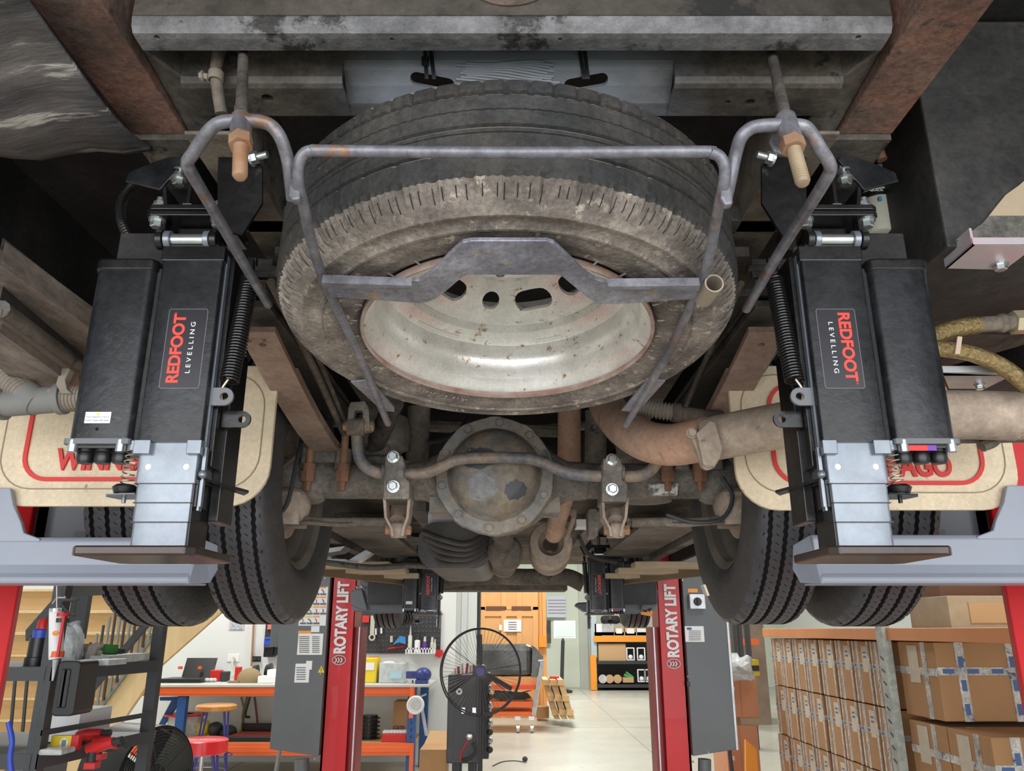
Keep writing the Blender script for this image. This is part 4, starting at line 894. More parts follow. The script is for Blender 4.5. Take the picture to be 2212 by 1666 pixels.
    MB().prism([(X(.457), 1.095, .615), (X(.466), 1.095, .615), (X(.466), 1.095, .585), (X(.457), 1.095, .585)], (0, .02, 0)).prism([(X(.539), 1.095, .615), (X(.548), 1.095, .615), (X(.548), 1.095, .585), (X(.539), 1.095, .585)], (0, .02, 0)).build('hinge_strap', m_black, J)
    for z in (.612, .6225):
        MB().prism([(X(x), y, z) for x, y in ((.446, 1.09), (.452, 1.083), (.560, 1.083), (.568, 1.09), (.568, 1.20), (.446, 1.20))], (0, 0, .0088)).build('mounting_plate', m_black, J, bevel=.0015)
    MB().box((X(.475), 1.12, .588), (X(.532), 1.19, .612)).build('hinge_block', m_black, J, bevel=.004)
    for x in (.458, .554):
        for y in (1.097,):
            MB().hexa((X(x), y, .612), (0, 0, -1), .0098, .014).build('plate_bolt', m_zinc, J); MB().hexa((X(x), y, .6315), (0, 0, 1), .0088, .012).cyl((X(x), y, .635), (X(x), y, .650), .005).build('plate_nut', m_zinc, J)
    # frame bracket
    F = lambda px: (px if s < 0 else 2212-px)
    P2 = lambda px, py, Y: V(s*-W(px, py, Y).x if s > 0 else W(px, py, Y).x, Y, W(px, py, Y).z) if s > 0 else W(px, py, Y)
    BR = MB().prism([P2(x, y, 1.06) for x, y in ((470, 380), (474, 283), (485, 280), (520, 325), (566, 356), (566, 438), (522, 508), (495, 500), (470, 462))], (0, .006, 0)).build('frame_bracket', m_black, J)
    MB().prism([P2(x, y, 1.22) for x, y in ((405, 352), (480, 388), (480, 462), (345, 462), (352, 408), (395, 360))], (0, .006, 0)).build('bracket_back', m_black, J)
    MB().box((X(.5045), 1.09, .630), (X(.5095), 1.235, .735)).build('gusset', m_black, J)
    MB().box((X(.499), 1.086, .628), (X(.515), 1.10, .636)).build('weld_bead', m_inner, J, bevel=.003)
    MB().prism([P2(x, y, 1.12) for x, y in ((270, 392), (278, 372), (330, 350), (390, 332), (402, 345), (352, 402), (345, 410))], (0, .005, 0)).build('bracket_wing', m_black2, J, bevel=.001)
    MB().prism([P2(x, y, 1.125) for x, y in ((352, 402), (358, 402), (362, 448), (356, 448))], (0, .08, 0)).build('bracket_leg', m_black, J)
    p = P2(387, 385, 1.13); MB().hexa(p, (0, 0, -1), .0098, .014).cyl(p, p+V(0, 0, .018), .0065).hexa(p+V(0, 0, .012), (0, 0, 1), .009, .01).build('frame_bolt', m_zinc, J)
    p = P2(543, 343, 1.05); MB().hexa(p, (-s, -.25, .12), .0098, .012).cyl(p, p+V(-s*.026, -.006, .004), .0055).build('frame_bolt', m_zinc, J)
    MB().rbox(P2(484, 532, 1.15)+V(0, 0, 0), P2(500, 556, 1.16), .003, 2).build('side_roller', m_inner, J, bevel=.003)
    # cable conduit
    if s < 0:
        hose(q := MB(), [W(330, 383, 1.2), W(305, 388, 1.2), W(278, 408, 1.2), W(262, 440, 1.2), (W(263, 478, 1.2)), W(278, 514, 1.19)], .0078, .13, 66, 12); q.build('cable_conduit', m_plastic, J)
    return J
JL = jack(-1, 'black levelling jack under the left rear frame, red lettering reading upwards')
def stowed(o):
    for ch in list(o.children):
        if ch.name.split('.')[0] in ('inner_leg', 'lock_pin', 'leg_side', 'seam', 'guide_flange', 'tie_lug'): 
            for g in list(ch.children): bpy.data.objects.remove(g, do_unlink=True)
            bpy.data.objects.remove(ch, do_unlink=True)
        elif ch.name.startswith('foot_plate'): ch.location.z += .135
JR = jack(1, 'black levelling jack under the right rear frame, red lettering reading downwards')
stowed(tree(JL, (0, 3.7, -.145), 'small far levelling jack under the front of the motorhome, left of centre', 'black levelling jacks'))
stowed(tree(JR, (0.02, 3.7, -.145), 'small far levelling jack under the front of the motorhome, right of centre', 'black levelling jacks'))
# ================================================================== COLUMN LIFTS
def near_lift(s, label):
    L = thing('column_lift', label, 'vehicle lift', (s*1.45, 2.0, FL), 'red column lifts')
    a, b = W(0, 1465, 1.95), W(38, 1262, 1.95)
    x0 = 1.185
    q = MB().prism([(s*x0, 1.95, FL), (s*(x0+.048), 1.905, FL), (s*(x0+.30), 1.905, FL), (s*(x0+.30), 2.25, FL), (s*(x0+.27), 2.25, FL), (s*(x0+.27), 1.94, FL), (s*(x0+.055), 1.94, FL), (s*(x0+.01), 1.985, FL)], (0, 0, 2.2))
    q.build('column', m_red, L, bevel=.003)
    MB().box((s*(x0-.01), 2.0, .13), (s*(x0+.26), 2.2, .62)).build('carriage', m_liftdark, L)
    MB().box((s*(x0-.2), 1.5, FL), (s*(x0+.4), 2.6, FL+.12)).build('base_frame', m_red, L, bevel=.01)
    zt = .181 if s < 0 else .186; e = .640 if s < 0 else .612
    pr = [(1.665, zt-.004), (1.65, zt), (1.63, zt), (1.622, zt-.008), (1.618, .125), (1.61, .108), (1.602, .100), (1.600, .094), (1.604, .088), (1.625, .086), (1.66, .088), (1.70, .088), (1.70, .094), (1.66, .094), (1.632, .098), (1.640, .12), (1.642, zt-.012), (1.665, zt-.012)]
    T = MB().prism([(s*e, y, z) for y, z in pr], (s*.75, 0, 0)).build('fork_arm', m_lift, L, bevel=.003)
    # rising side of the fork
    xr = 1.005 if s < 0 else .992
    MB().prism([(s*(xr-.045), 1.62, zt-.004), (s*(xr-.01), 1.62, zt+.008), (s*xr, 1.62, zt+.03), (s*(xr+.022), 1.62, zt+.065), (s*(xr+.035), 1.62, zt+.10), (s*(xr+.3), 1.62, zt+.10), (s*(xr+.3), 1.62, zt-.01), (s*(xr-.045), 1.62, zt-.01)], (0, .012, 0)).build('fork_side', m_lift, L, bevel=.002)
    MB().prism([(s*e, 2.50, .18), (s*e, 2.56, .145), (s*e, 2.60, .15), (s*e, 2.56, .26)], (s*.75, 0, 0)).build('fork_arm', m_liftdark, L)
    MB().prism([(s*.985, 2.0, zt-.01), (s*1.2, 2.0, zt-.01), (s*1.2, 2.0, zt+.13), (s*.985, 2.0, zt+.13)], (0, .01, 0)).build('back_plate', m_liftdark, L)
    # curled tip
    MB().prism([(s*(e-.001), 1.60, .088), (s*(e-.022), 1.66, .092), (s*(e-.028), 1.68, .12), (s*(e-.022), 1.68, .17), (s*(e+.0), 1.64, zt)], (s*.006, 0, 0)).build('arm_tip', m_lift, L, bevel=.002)
    return L
near_lift(-1, 'near left red column lift with a grey fork behind the left rear wheels')
near_lift(1, 'near right red column lift with a grey fork behind the right rear wheels')
def far_lift(s, label):
    L = thing('column_lift', label, 'vehicle lift', (s*1.25, 6.0, FL), 'red column lifts')
    px = (lambda x: x) if s < 0 else (lambda x: 2180-x)
    xi, xo = (1.155, 1.335) if s < 0 else (1.075, 1.25)
    q = MB().box((s*xi, 6.0, FL), (s*xo, 6.03, 2.1)).box((s*xo, 6.0, FL), (s*(xo-.02), 6.3, 2.1)).box((s*xi, 6.0, FL), (s*(xi+.008), 6.3, 2.1))
    q.build('column', m_red, L, bevel=.012)
    MB().box((s*(xi-.055), 6.06, FL), (s*(xi-.002), 6.28, .02)).build('guide_channel', m_reddark, L); MB().box((s*(xi-.040), 6.05, FL), (s*(xi-.030), 6.06, .02)).build('guide_strip', m_alu, L)
    MB().box((s*(xi-.15), 5.2, FL), (s*(xo+.3), 6.7, FL+.12)).build('base_frame', m_red, L, bevel=.01)
    # lettering, bottom to top
    xc = s*(xi+xo)/2
    zt, zb = W(735, 1256 if s < 0 else 1262, 5.99).z, W(735, 1412 if s < 0 else 1420, 5.99).z
    text('ROTARY LIFT', (xc, 5.992, (zt+zb)/2), zt-zb, .088, (0, 0, 1), (-1, 0, 0), m_white, 'white_lettering', L, .004, .045)
    q = MB().prism([V(xc+.052*math.cos(t)*1.0, 5.996, zb-.045+.035*math.sin(t)) for t in [2*PI*k/24 for k in range(24)]], (0, .006, 0)); BD = q.build('badge', m_reddark, L)
    q = MB()
    for k in range(3): q.tube([V(xc-.03+.02*k+.012*math.sin(t*3), 5.994, zb-.062+.016*t*2) for t in [j/5 for j in range(6)]], .0045, 6)
    q.tube([V(xc+.048*math.cos(t), 5.995, zb-.045+.031*math.sin(t)) for t in [2*PI*k/24 for k in range(25)]], .0025, 6, caps=False)
    q.build('badge_mark', m_white, BD)
    # control cabinet
    w = .345 if s < 0 else .32
    a, b = s*xo, s*(xo+w)
    zb2 = W(650, 1634, 5.95).z
    CB = MB().prism([(a, 5.95, zb2), (b, 5.95, zb2+.045), (b, 5.95, 1.5), (a, 5.95, 1.5)], (0, .25, 0)).build('control_cabinet', m_cab, L, bevel=.004)
    for x, y in (((703, 1250), (693, 1456), (680, 1640)) if s < 0 else ((1474, 1254), (1486, 1462), (1497, 1646), (1530, 1626))): 
        p = W(x, y, 5.95); MB().ball(p, .008, 10, 6).build('cabinet_screw', m_zinc, CB)
    # small switch box
    if s < 0:
        p = bpx(590, 1200, 640, 1398, 6.2, .15); SB = p.build('switch_box', m_cab, L, bevel=.005)
        q = bpx(622, 1360, 634, 1375, 6.195, .01).build('switch_plate', m_white, SB); p = W(628, 1367, 6.19); MB().cyl(p, p-V(0, .01, 0), .016).build('rotary_switch', m_dark, SB)
        R1 = random.Random(5); q0 = bpx(648, 1268, 706, 1352, 5.948, .003); PS = q0.build('safety_sticker', m_white, CB)
        for j in range(4):
            for i in range(4):
                x0 = 648+i*14.5; y0 = 1268+j*21
                if j == 3 and i > 2: continue
                c = [m_bluep, m_bluep, m_orange2, m_orange2][i] if j == 0 else ([m_bluep, m_white, m_orange2, m_orange2][i] if j == 1 else ([m_yellow, m_yellow, m_orange2, m_orange2][i]))
                bpx(x0, y0, x0+13, y0+3, 5.946, .002).build('sticker_header', c, PS)
                bpx(x0, y0+14, x0+13, y0+18, 5.946, .002).build('sticker_caption', m_cab, PS)
                q = MB().tube([W(x0+3+R1.random()*3, y0+6, 5.946), W(x0+7, y0+9, 5.946), W(x0+5+R1.random()*5, y0+13, 5.946)], .003, 5); q.build('pictogram', m_dark if i % 2 else m_toolred, PS)
        PS = bpx(643, 1369, 697, 1415, 5.948, .003).build('instruction_sheet', m_white, CB); bpx(644, 1363, 672, 1369, 5.947, .003).build('orange_header', m_orange2, CB); bpx(672, 1353, 690, 1366, 5.947, .003).build('small_sticker', m_white, CB)
        q = MB()
        for k in range(9): bpx(646, 1375+k*4.2, 668, 1376.4+k*4.2, 5.946, .002, q); bpx(674, 1375+k*4.2, 690, 1376.4+k*4.2, 5.946, .002, q)
        q.build('printed_lines', m_frame, PS)
        PS = bpx(637, 1434, 668, 1475, 5.948, .003).build('rating_label', m_white, CB); bpx(661, 1428, 674, 1447, 5.947, .003).build('small_sticker', m_white, CB)
        q = MB()
        for k in range(6): bpx(640, 1442+k*5, 660, 1443.5+k*5, 5.946, .002, q)
        q.build('printed_lines', m_frame, PS)
        p = W(694, 1447, 5.947); WT = MB().prism([p+V(-.024, 0, -.02), p+V(.024, 0, -.02), p+V(0, 0, .028)], (0, .003, 0)).build('warning_triangle', m_yellow, CB); text('!', p+V(0, -.001, -.001), .006, .022, (1, 0, 0), (0, 0, 1), m_dark, 'exclamation_mark', WT, .001, .02)
        q = MB().cyl(W(652, 1640, 6.0), W(652, 1700, 6.0), .05); q.build('motor', m_cab, L, smooth=True)
    else:
        bpx(1486, 1272, 1507, 1280, 5.947, .003).build('orange_label', m_orange2, CB); SB = bpx(1490, 1284, 1524, 1316, 5.90, .05).build('switch_box', m_alu, CB, bevel=.004); p = W(1507, 1300, 5.899); MB().cyl(p, p-V(0, .02, 0), .03, .026).box(p+V(-.007, -.035, -.025), p+V(.007, -.02, .025)).build('rotary_switch', m_dark, SB, smooth=True)
        PS = bpx(1480, 1353, 1521, 1387, 5.948, .003).build('rating_label', m_white, CB)
        q = MB()
        for k in range(6): bpx(1488, 1363+k*3.8, 1514, 1364.2+k*3.8, 5.946, .002, q)
        q.build('printed_lines', m_frame, PS); bpx(1484, 1356, 1494, 1361, 5.946, .002).build('blue_mark', m_printblue, PS)
        bpx(1484, 1473, 1491, 1484, 5.946, .005).build('latch', m_dark, CB)
        MB().box((s*(xo+w-.004), 5.945, zb2+.04), (s*(xo+w-.018), 5.96, 1.4)).build('hinge_strip', m_alu, CB); bpx(1545, 1358, 1568, 1402, 6.1, .12).build('side_box', m_cab, L)
        bpx(1565, 1380, 1571, 1388, 6.1, .02).build('red_button', m_toolred, L)
        q = MB().cyl(W(1522, 1640, 6.0), W(1522, 1700, 6.0), .045); q.build('motor', m_cab, L, smooth=True)
    # arm reaching under the front wheel
    P = lambda x, y, Y=5.35: W(x if s < 0 else 2178-x, y, Y)
    MB().prism([P(x, y) for x, y in ((776, 1250), (800, 1258), (815, 1285), (835, 1298), (930, 1302), (936, 1308), (916, 1322), (798, 1326), (784, 1315))], (0, .12, 0)).build('fork_arm', m_liftdark, L, bevel=.008)
    MB().prism([P(x, y, 5.3) for x, y in ((770, 1274), (782, 1274), (794, 1318), (782, 1318), (758, 1308), (757, 1278))], (0, .02, 0)).build('carriage_plate', m_liftdark, L, bevel=.004)
    MB().prism([P(x, y, 5.8) for x, y in ((757, 1276), (782, 1270), (790, 1320), (762, 1320))], (0, .2, 0)).build('carriage', m_liftdark, L)
    for x, y in ((772, 1269), (782, 1268)): MB().ball(P(x, y, 5.29), .010).build('carriage_bolt', m_zinc, L)
    if s > 0: MB().prism([P(x, y, 5.5) for x, y in ((768, 1320), (800, 1316), (792, 1328), (770, 1332))], (0, .1, 0)).build('orange_stop', m_orange2, L)
    return L
far_lift(-1, 'far left red column lift with white upright lettering and sticker-covered cabinet')
far_lift(1, 'far right red column lift with white upright lettering and rotary switch')
# ================================================================== LEFT SHELVING, STAIR AND WORKBENCH
# shelving unit: two visible uprights and two levels, seen from its end
def zat(py, Y): return W(1106, py, Y).z
SH = thing('shelving_unit', 'dark grey boltless shelving unit at the far left edge', 'shelving', (-1.9, 3.4, FL))
ya, yb = 3.15, 3.85; xa, xb = W(100, 1440, ya).x, W(330, 1440, yb).x
for (x, y, w) in ((xa, ya, .045), (xb, yb, .045)):
    q = MB().box((x-w/2, y, FL), (x+w/2, y+.003, .9)).box((x+w/2, y, FL), (x+w/2+.003, y+.05, .9))
    for k in range(44): q.box((x-.004, y-.0008, FL+.15+k*.05), (x+.004, y, FL+.172+k*.05))
    q.build('upright', m_shelfgrey, SH)
q = MB().box((xa-1.0, ya, FL), (xa-.955, ya+.04, .9)); q.build('upright', m_shelfgrey, SH)
q = MB().box((xb-1.0, yb, FL), (xb-.955, yb+.04, .9)); q.build('upright', m_shelfgrey, SH)
def beam(px0, py0, px1, py1, h, nm='shelf_beam'):
    a, b = W(px0, py0, ya), W(px1, py1, yb); return MB().prism([a, b, b-V(0, 0, h*yb/ya), a-V(0, 0, h)], (.004, 0, 0)).build(nm, m_shelfgrey, SH)
z1 = W(160, 1441, ya).z; z2 = W(150, 1630, ya).z
for z, h in ((z1, .05), (z2, .05), (z1-.22, .02)):
    MB().prism([(xa+.02, ya, z), (xb+.02, yb, z), (xb+.02, yb, z-h), (xa+.02, ya, z-h)], (.006, 0, 0)).build('shelf_beam', m_shelfgrey, SH)
for z in (z1, z2, .33):
    MB().prism([(xa, ya, z-.004), (xb, yb, z-.004), (xb-1.0, yb, z-.004), (xa-1.0, ya, z-.004)], (0, 0, -.012)).box((xa-1.0, ya-.003, z), (xa, ya, z-.05)).build('shelf_board', m_shelfgrey, SH)
MB().prism([W(130, 1262, 3.4), W(225, 1262, 3.8), W(225, 1285, 3.8), W(130, 1290, 3.4)], (0, .02, 0)).build('top_beam', m_rail, SH)
# things on and at the shelf
G1 = thing('caulking_gun', 'caulking gun with a red and white cartridge hanging off the shelf upright', 'caulking gun', W(120, 1380, 3.1))
a, b = W(122, 1322, 3.12), W(121, 1424, 3.12)
MB().lathe(b, a-b, [(0, 0), (.024, 0), (.025, .01), (.025, .178), (.023, .183), (0, .183)], 24).build('cartridge', m_white, G1, smooth=True)
z = lambda py: W(121, py, 3.12).z
for y0, y1, m_ in ((1324, 1332, m_toolred), (1336, 1345, m_dark), (1407, 1420, m_orange)):
    MB().lathe((b.x, b.y, z(y1)), (0, 0, 1), [(.0252, 0), (.0256, .0), (.0256, z(y0)-z(y1)), (.0252, z(y0)-z(y1))], 24).build('label_band', m_, G1)
MB().box((b.x+.012, b.y-.026, z(1420)), (b.x+.021, b.y-.018, z(1332))).build('label_band', m_toolred, G1); MB().ball((b.x-.006, b.y-.024, z(1368)), (.011, .003, .009)).build('label_print', m_orange2, G1)
MB().lathe(W(121, 1425, 3.12), (0, 0, -1), [(0, 0), (.012, 0), (.003, .075), (0, .075)], 16).build('nozzle', m_glassy, G1, smooth=True)
MB().cyl(a, a+V(0, 0, .012), .026).tube([a+V(0, 0, .01), W(123, 1262, 3.12)], .003, 8).tube(bezier([W(113, 1305, 3.12), W(124, 1292, 3.12), W(140, 1292, 3.12), W(139, 1288, 3.12)]), .003, 6).build('plunger_rod', m_steel, G1)
MB().tube(bezier([W(128, 1312, 3.12), W(135, 1298, 3.12), W(160, 1297, 3.12), W(170, 1292, 3.12)]), .006, 8).tube(bezier([W(132, 1304, 3.12), W(145, 1322, 3.12), W(162, 1330, 3.12)]), .006, 8).tube([W(163, 1297, 3.12), W(158, 1326, 3.12)], .004, 8).build('trigger_handle', m_dark, G1, smooth=True)
SPY = thing('spray_can', 'black spray can with purple label and red cap on the upper shelf', 'spray can', W(80, 1440, 3.3))
c = W(75, 1449, 3.35)
MB().lathe(c, (0, 0, 1), [(0, 0), (.044, 0), (.044, .05), (.038, .052), (.038, .125), (0, .125)], 28).build('can_body', m_plastic, SPY, smooth=True)
MB().lathe(c+V(.003, 0, .12), (0, 0, 1), [(.030, 0), (.032, .0), (.032, .035), (.026, .04)], 28).build('can_label', m_bluep, SPY); MB().lathe(c+V(.006, 0, .155), (0, 0, 1), [(.026, 0), (.024, .03), (.018, .045), (0, .046)], 28).build('can_cap', m_toolred, SPY, smooth=True)
zt1 = z1
tag(MB().lathe((W(230, 1400, 3.6).x, 3.6, zt1+.035), (0, .1, 1), [(.026, 0), (.046, 0), (.046, .036), (.026, .036), (.026, 0)], 28).build('tape_roll', m_green, smooth=True), 'green roll of tape on top of the clear tub', 'tape')
tag(MB().lathe((W(258, 1400, 3.66).x, 3.66, zt1+.035), (0, 0, 1), [(.018, 0), (.026, 0), (.026, .02), (.018, .02)], 20).build('tape_roll', m_dark), 'small dark roll beside the green tape', 'tape')
tag(MB().box((W(200, 1430, 3.45).x, 3.42, zt1), (W(312, 1430, 3.75).x, 3.8, zt1+.033)).build('storage_tub', m_glassy, bevel=.004), 'clear plastic tub on the upper grey shelf', 'tub')
tag(MB().box((W(182, 1430, 3.3).x, 3.25, zt1), (W(247, 1430, 3.3).x, 3.41, zt1+.022)).build('storage_tub', m_glassy, bevel=.004), 'shallow clear tray in front of the plastic tub', 'tub')
q = MB(); c = W(190, 1410, 3.45); R0 = random.Random(3)
for k in range(9): q.tube(bezier([c+V(R0.uniform(-.06, .05), R0.uniform(-.02, .02), R0.uniform(-.05, .03)) for _ in range(4)]), .012, 8)
tag(q.build('rag', mat('rag_beige', (.42, .37, .33), rough=.95), smooth=True), 'crumpled beige rag behind the green tape', 'rag')
q = MB().ball(W(152, 1395, 3.4), (.05, .04, .10), 12, 8); 
for v in q.v: v += V(*[(noise.noise(v*30+V(k, 0, 0)))*.02 for k in range(3)])
tag(q.build('plastic_bag', m_glassy), 'clear crumpled plastic bag beside the caulking gun', 'bag')
q = MB().rbox(W(128, 1428, 3.08), W(157, 1548, 3.08)+V(0, .14, 0), .015, 1); 
for x in (133, 138): q.box(W(x, 1445, 3.075), W(x+2, 1530, 3.075)+V(0, .01, 0))
tag(q.build('tool_case', m_plastic, bevel=.006), 'black plastic tool case standing on end behind the upright', 'case')
zt2 = z2
c = W(155, 1612, 3.3)
tag(MB().box((W(98, 1590, 3.5).x, 3.48, zt2), (W(172, 1590, 3.5).x, 3.75, zt2+.115)).build('white_box', m_white, bevel=.002), 'white cardboard box on the lower grey shelf', 'box')
LV = thing('spirit_level', 'yellow spirit level with red end on the lower shelf', 'spirit level', (c.x, 3.24, zt2))
xl0, xl1 = W(107, 1620, 3.24).x, W(168, 1620, 3.24).x
MB().box((xl0, 3.24, zt2+.004), (xl1-.03, 3.265, zt2+.052)).build('body', m_yellow, LV); MB().box((xl1-.03, 3.239, zt2+.003), (xl1-.002, 3.266, zt2+.053)).build('end_cap', m_toolred, LV)
p = V(xl1-.055, 3.239, zt2+.028); MB().cyl(p, p-V(0, .002, 0), .016).build('vial_ring', m_white, LV); MB().box(p+V(-.008, -.004, -.010), p+V(.008, -.001, .010)).build('vial', m_rail, LV)
def power_tool(x, y, Y, dr, label, L=.11):
    T = thing('power_tool', label, 'power tool', W(x, y, Y)); a = W(x, y, Y); d = V(math.cos(dr), -.2, math.sin(dr))
    MB().tube([a, a+d*L*.4, a+d*L], .022, 12, rf=lambda i: (.018, .024, .018)[i]).build('motor_body', m_toolred, T, smooth=True); MB().tube([a+d*L*.9, a+d*L*1.3], .014, 10).build('nose', m_dark, T, smooth=True)
    MB().tube([a+d*.02, a+V(.02, 0, -.05)], .015, 10).build('grip', m_dark, T, smooth=True); MB().box(a+V(0, -.02, -.07), a+V(.045, .03, -.045)).build('battery', m_toolred, T, bevel=.004)
power_tool(205, 1600, 3.4, -.1, 'red power tool lying on the lower shelf, furthest right'); power_tool(168, 1590, 3.45, .1, 'red and black power tool in front of the white box'); power_tool(190, 1618, 3.3, .25, 'red cordless tool beside the yellow spirit level')
tag(MB().box((W(90, 1640, 3.15).x, 3.12, zt2), (W(140, 1640, 3.15).x, 3.22, zt2+.02)).build('plastic_bag', m_glassy, bevel=.006), 'flat clear plastic bag below the spirit level', 'bag')
q = MB().tube(bezier([W(18, 1560, 3.0), W(26, 1600, 3.0), W(22, 1640, 3.0), W(28, 1690, 3.0)]), .009, 12); tag(q.build('air_hose', m_bluep, smooth=True), 'blue hose hanging at the far left edge', 'hose')
tag(bpx(8, 1628, 55, 1700, 3.2, .3).build('storage_bin', m_cab, bevel=.006), 'grey bin on the lower shelf at the left edge', 'bin')
# stair
STR = thing('staircase', 'light wooden stair with grey railing behind the grey shelving', 'staircase', (-4, 7, FL))
yS = 7.2
MB().prism([W(x, y, yS) for x, y in ((478, 1250), (560, 1250), (345, 1440), (235, 1600), (170, 1700), (85, 1700), (175, 1590), (322, 1372))], (0, .06, 0)).build('stringer', m_wood2, STR)
for k in range(9):
    y0 = 1278+k*47; x1 = 455-k*44
    if x1 < 60: x1 = 60
    MB().box(W(-300, y0, yS+.3+.0), W(x1-6, y0+41, yS+.3)+V(0, .02, 0)).build('riser', m_wood, STR); MB().box(W(-300, y0-5, yS+.2), W(x1, y0, yS+.2)+V(0, .35, 0)).build('tread', m_wood2, STR)
a, b = W(335, 1362, yS-.05), W(165, 1592, yS-.05)
MB().prism([a, b, b+V(0, 0, -.045), a+V(0, 0, -.045)], (0, .03, 0)).build('rail_channel', m_rail, STR)
for k in range(13):
    t = k/12; p = W(335, 1362, yS-.06)*(1-t)+W(165, 1592, yS-.06)*t
    MB().tube([p, p+V(0, 0, .75)], .012, 8).build('baluster', m_rail if k % 2 else m_dark, STR)
for x in (22, 48, 76): MB().tube([W(x+12, 1455, 7.0), W(x-8, 1680, 7.0)], .014, 8).build('baluster', m_dark, STR)
q = MB().prism([W(x, y, 5.0) for x, y in ((55, 1362), (118, 1290), (118, 1315), (55, 1385))], (0, .04, 0)); q.build('brace', m_shelfgrey, STR)
MB().prism([W(x, y, 5.0) for x, y in ((150, 1530), (315, 1338), (330, 1338), (150, 1552))], (0, .04, 0)).build('handrail', m_dark, STR)
bpx(150, 1262, 186, 1380, 5.1, .05).build('newel_post', m_dark, STR)
q = MB().prism([W(x, y, 10.9) for x, y in ((330, 1250), (700, 1250), (505, 1360), (472, 1440), (330, 1452))], (0, .03, 0))
# ---- workbench
YB = 9.9
WB = thing('workbench', 'long workbench with orange beams and grey top along the wall', 'workbench', (-2.6, YB, FL))
zt = W(500, 1479, YB).z; xl, xr = W(300, 1480, YB).x, W(906, 1480, YB).x
MB().box((xl, YB-.02, zt-.03), (xr+.12, YB+1.0, zt)).build('bench_top', m_top, WB, bevel=.006)
for y0, y1 in ((1483, 1504), (1606, 1633)):
    za, zb = W(500, y0, YB).z, W(500, y1, YB).z; MB().box((xl, YB, zb), (xr-.05, YB+.05, za)).box((xl, YB+.002, (za+zb)/2-.03), (xr-.05, YB-.006, (za+zb)/2+.03)).build('orange_beam', m_orange, WB, bevel=.004)
zs = W(500, 1606, YB).z; MB().box((xl, YB+.02, zs-.02), (xr-.05, YB+.95, zs)).build('lower_shelf', m_wood, WB)
for x in (392, 890, 916):
    p = W(x, 1500, YB if x != 916 else YB+.6); w = .05
    q = MB().box((p.x-w, p.y+.03, FL), (p.x+w, p.y+.12, zt-.03)); q.build('upright', m_blue, WB)
    if x == 890:
        q = MB()
        for k in range(14): q.box((p.x-.01, p.y+.025, FL+.1+k*.075), (p.x+.01, p.y+.03, FL+.13+k*.075))
        q.build('slot', m_dark, WB)
        for y0, y1 in ((1484, 1552), (1606, 1666)): bpx(884, y0, 893, y1, YB-.02, .02).build('beam_connector', m_orange, WB)
MB().prism([W(x, y, YB+.3) for x, y in ((345, 1506), (395, 1506), (345, 1580), (335, 1580), (370, 1514), (345, 1514))], (0, .04, 0)).build('brace', m_blue, WB); MB().prism([W(x, y, YB+.4) for x, y in ((906, 1520), (912, 1520), (925, 1590), (918, 1590))], (0, .04, 0)).build('brace', m_alu, WB)
zBT = zt
def onbench(x0, y0, x1, Y, d, name, m_, label, cat, base=None, bevel=.01):
    za = W(x0, y0, Y).z; b = zBT if base is None else base; return tag(MB().box((W(x0, 1470, Y).x, Y, b), (W(x1, 1470, Y).x, Y+d, max(za, b+.02))).build(name, m_, bevel=bevel), label, cat)
TC = thing('open_tool_case', 'open black tool case on the bench top', 'case', W(390, 1468, 10.3))
MB().box((W(348, 1465, 10.2).x, 10.15, zBT), (W(438, 1465, 10.2).x, 10.55, zBT+.05)).build('case_base', m_plastic, TC, bevel=.01); MB().prism([V(W(383, 1560, 10.6).x, 10.56, zBT+.03), V(W(448, 1560, 10.6).x, 10.56, zBT+.03), V(W(448, 1560, 10.6).x, 10.68, zBT+.27), V(W(383, 1560, 10.6).x, 10.68, zBT+.27)], (0, .05, 0)).build('case_lid', m_plastic, TC)
for x in (388, 431): MB().box(W(x-4, 1446, 10.52), W(x+4, 1440, 10.52)+V(0, .04, 0)).build('latch', m_orange, TC)
onbench(452, 1448, 475, 10.45, .1, 'drill_battery', m_toolred, 'red tool battery beside the open case', 'battery'); onbench(475, 1451, 491, 10.4, .1, 'drill_battery', m_dark, 'dark tool battery right of the red one', 'battery')
q = MB()
for k in range(6): q.ball(V(W(442+k*4, 1464, 10.3).x, 10.3+.03*(k % 2), zBT+.025), (.03, .03, .025), 10, 6)
tag(q.build('plastic_packets', m_glassy), 'heap of clear plastic packets on the bench', 'packets')
CP_ = thing('cap', 'khaki cap lying on the bench top', 'cap', W(540, 1466, 10.2))
c = V(W(540, 1455, 10.25).x, 10.25, zBT); q = MB().ball(c+V(0, 0, .04), (.15, .12, .13), 20, 10); q.v = [V(v.x, v.y, max(v.z, zBT+.001)) for v in q.v]; q.build('crown', m_khaki, CP_, smooth=True)
MB().prism([c+V(-.10+.0*k+.16*math.cos(t), .07*math.sin(t)-.03, .005) for t in [PI/2+PI*k/10 for k in range(11)] for k in (0,)], (0, 0, .018)).build('peak', m_khaki, CP_)
q = MB().lathe(V(W(535, 1560, 10.4).x, 10.45, zBT+.10), (1, 0, 0), [(0, 0), (.09, 0), (.1, .05), (0, .08)], 16).lathe(V(W(563, 1560, 10.4).x, 10.45, zBT+.10), (1, 0, 0), [(0, 0), (.1, 0), (.12, .06), (0, .09)], 16)
tag(q.build('ear_muffs', m_plastic, smooth=True), 'black ear muffs behind the khaki cap', 'ear muffs')
onbench(505, 1441, 517, 10.5, .08, 'red_bottle', m_toolred, 'small red bottle left of the khaki cap', 'bottle')
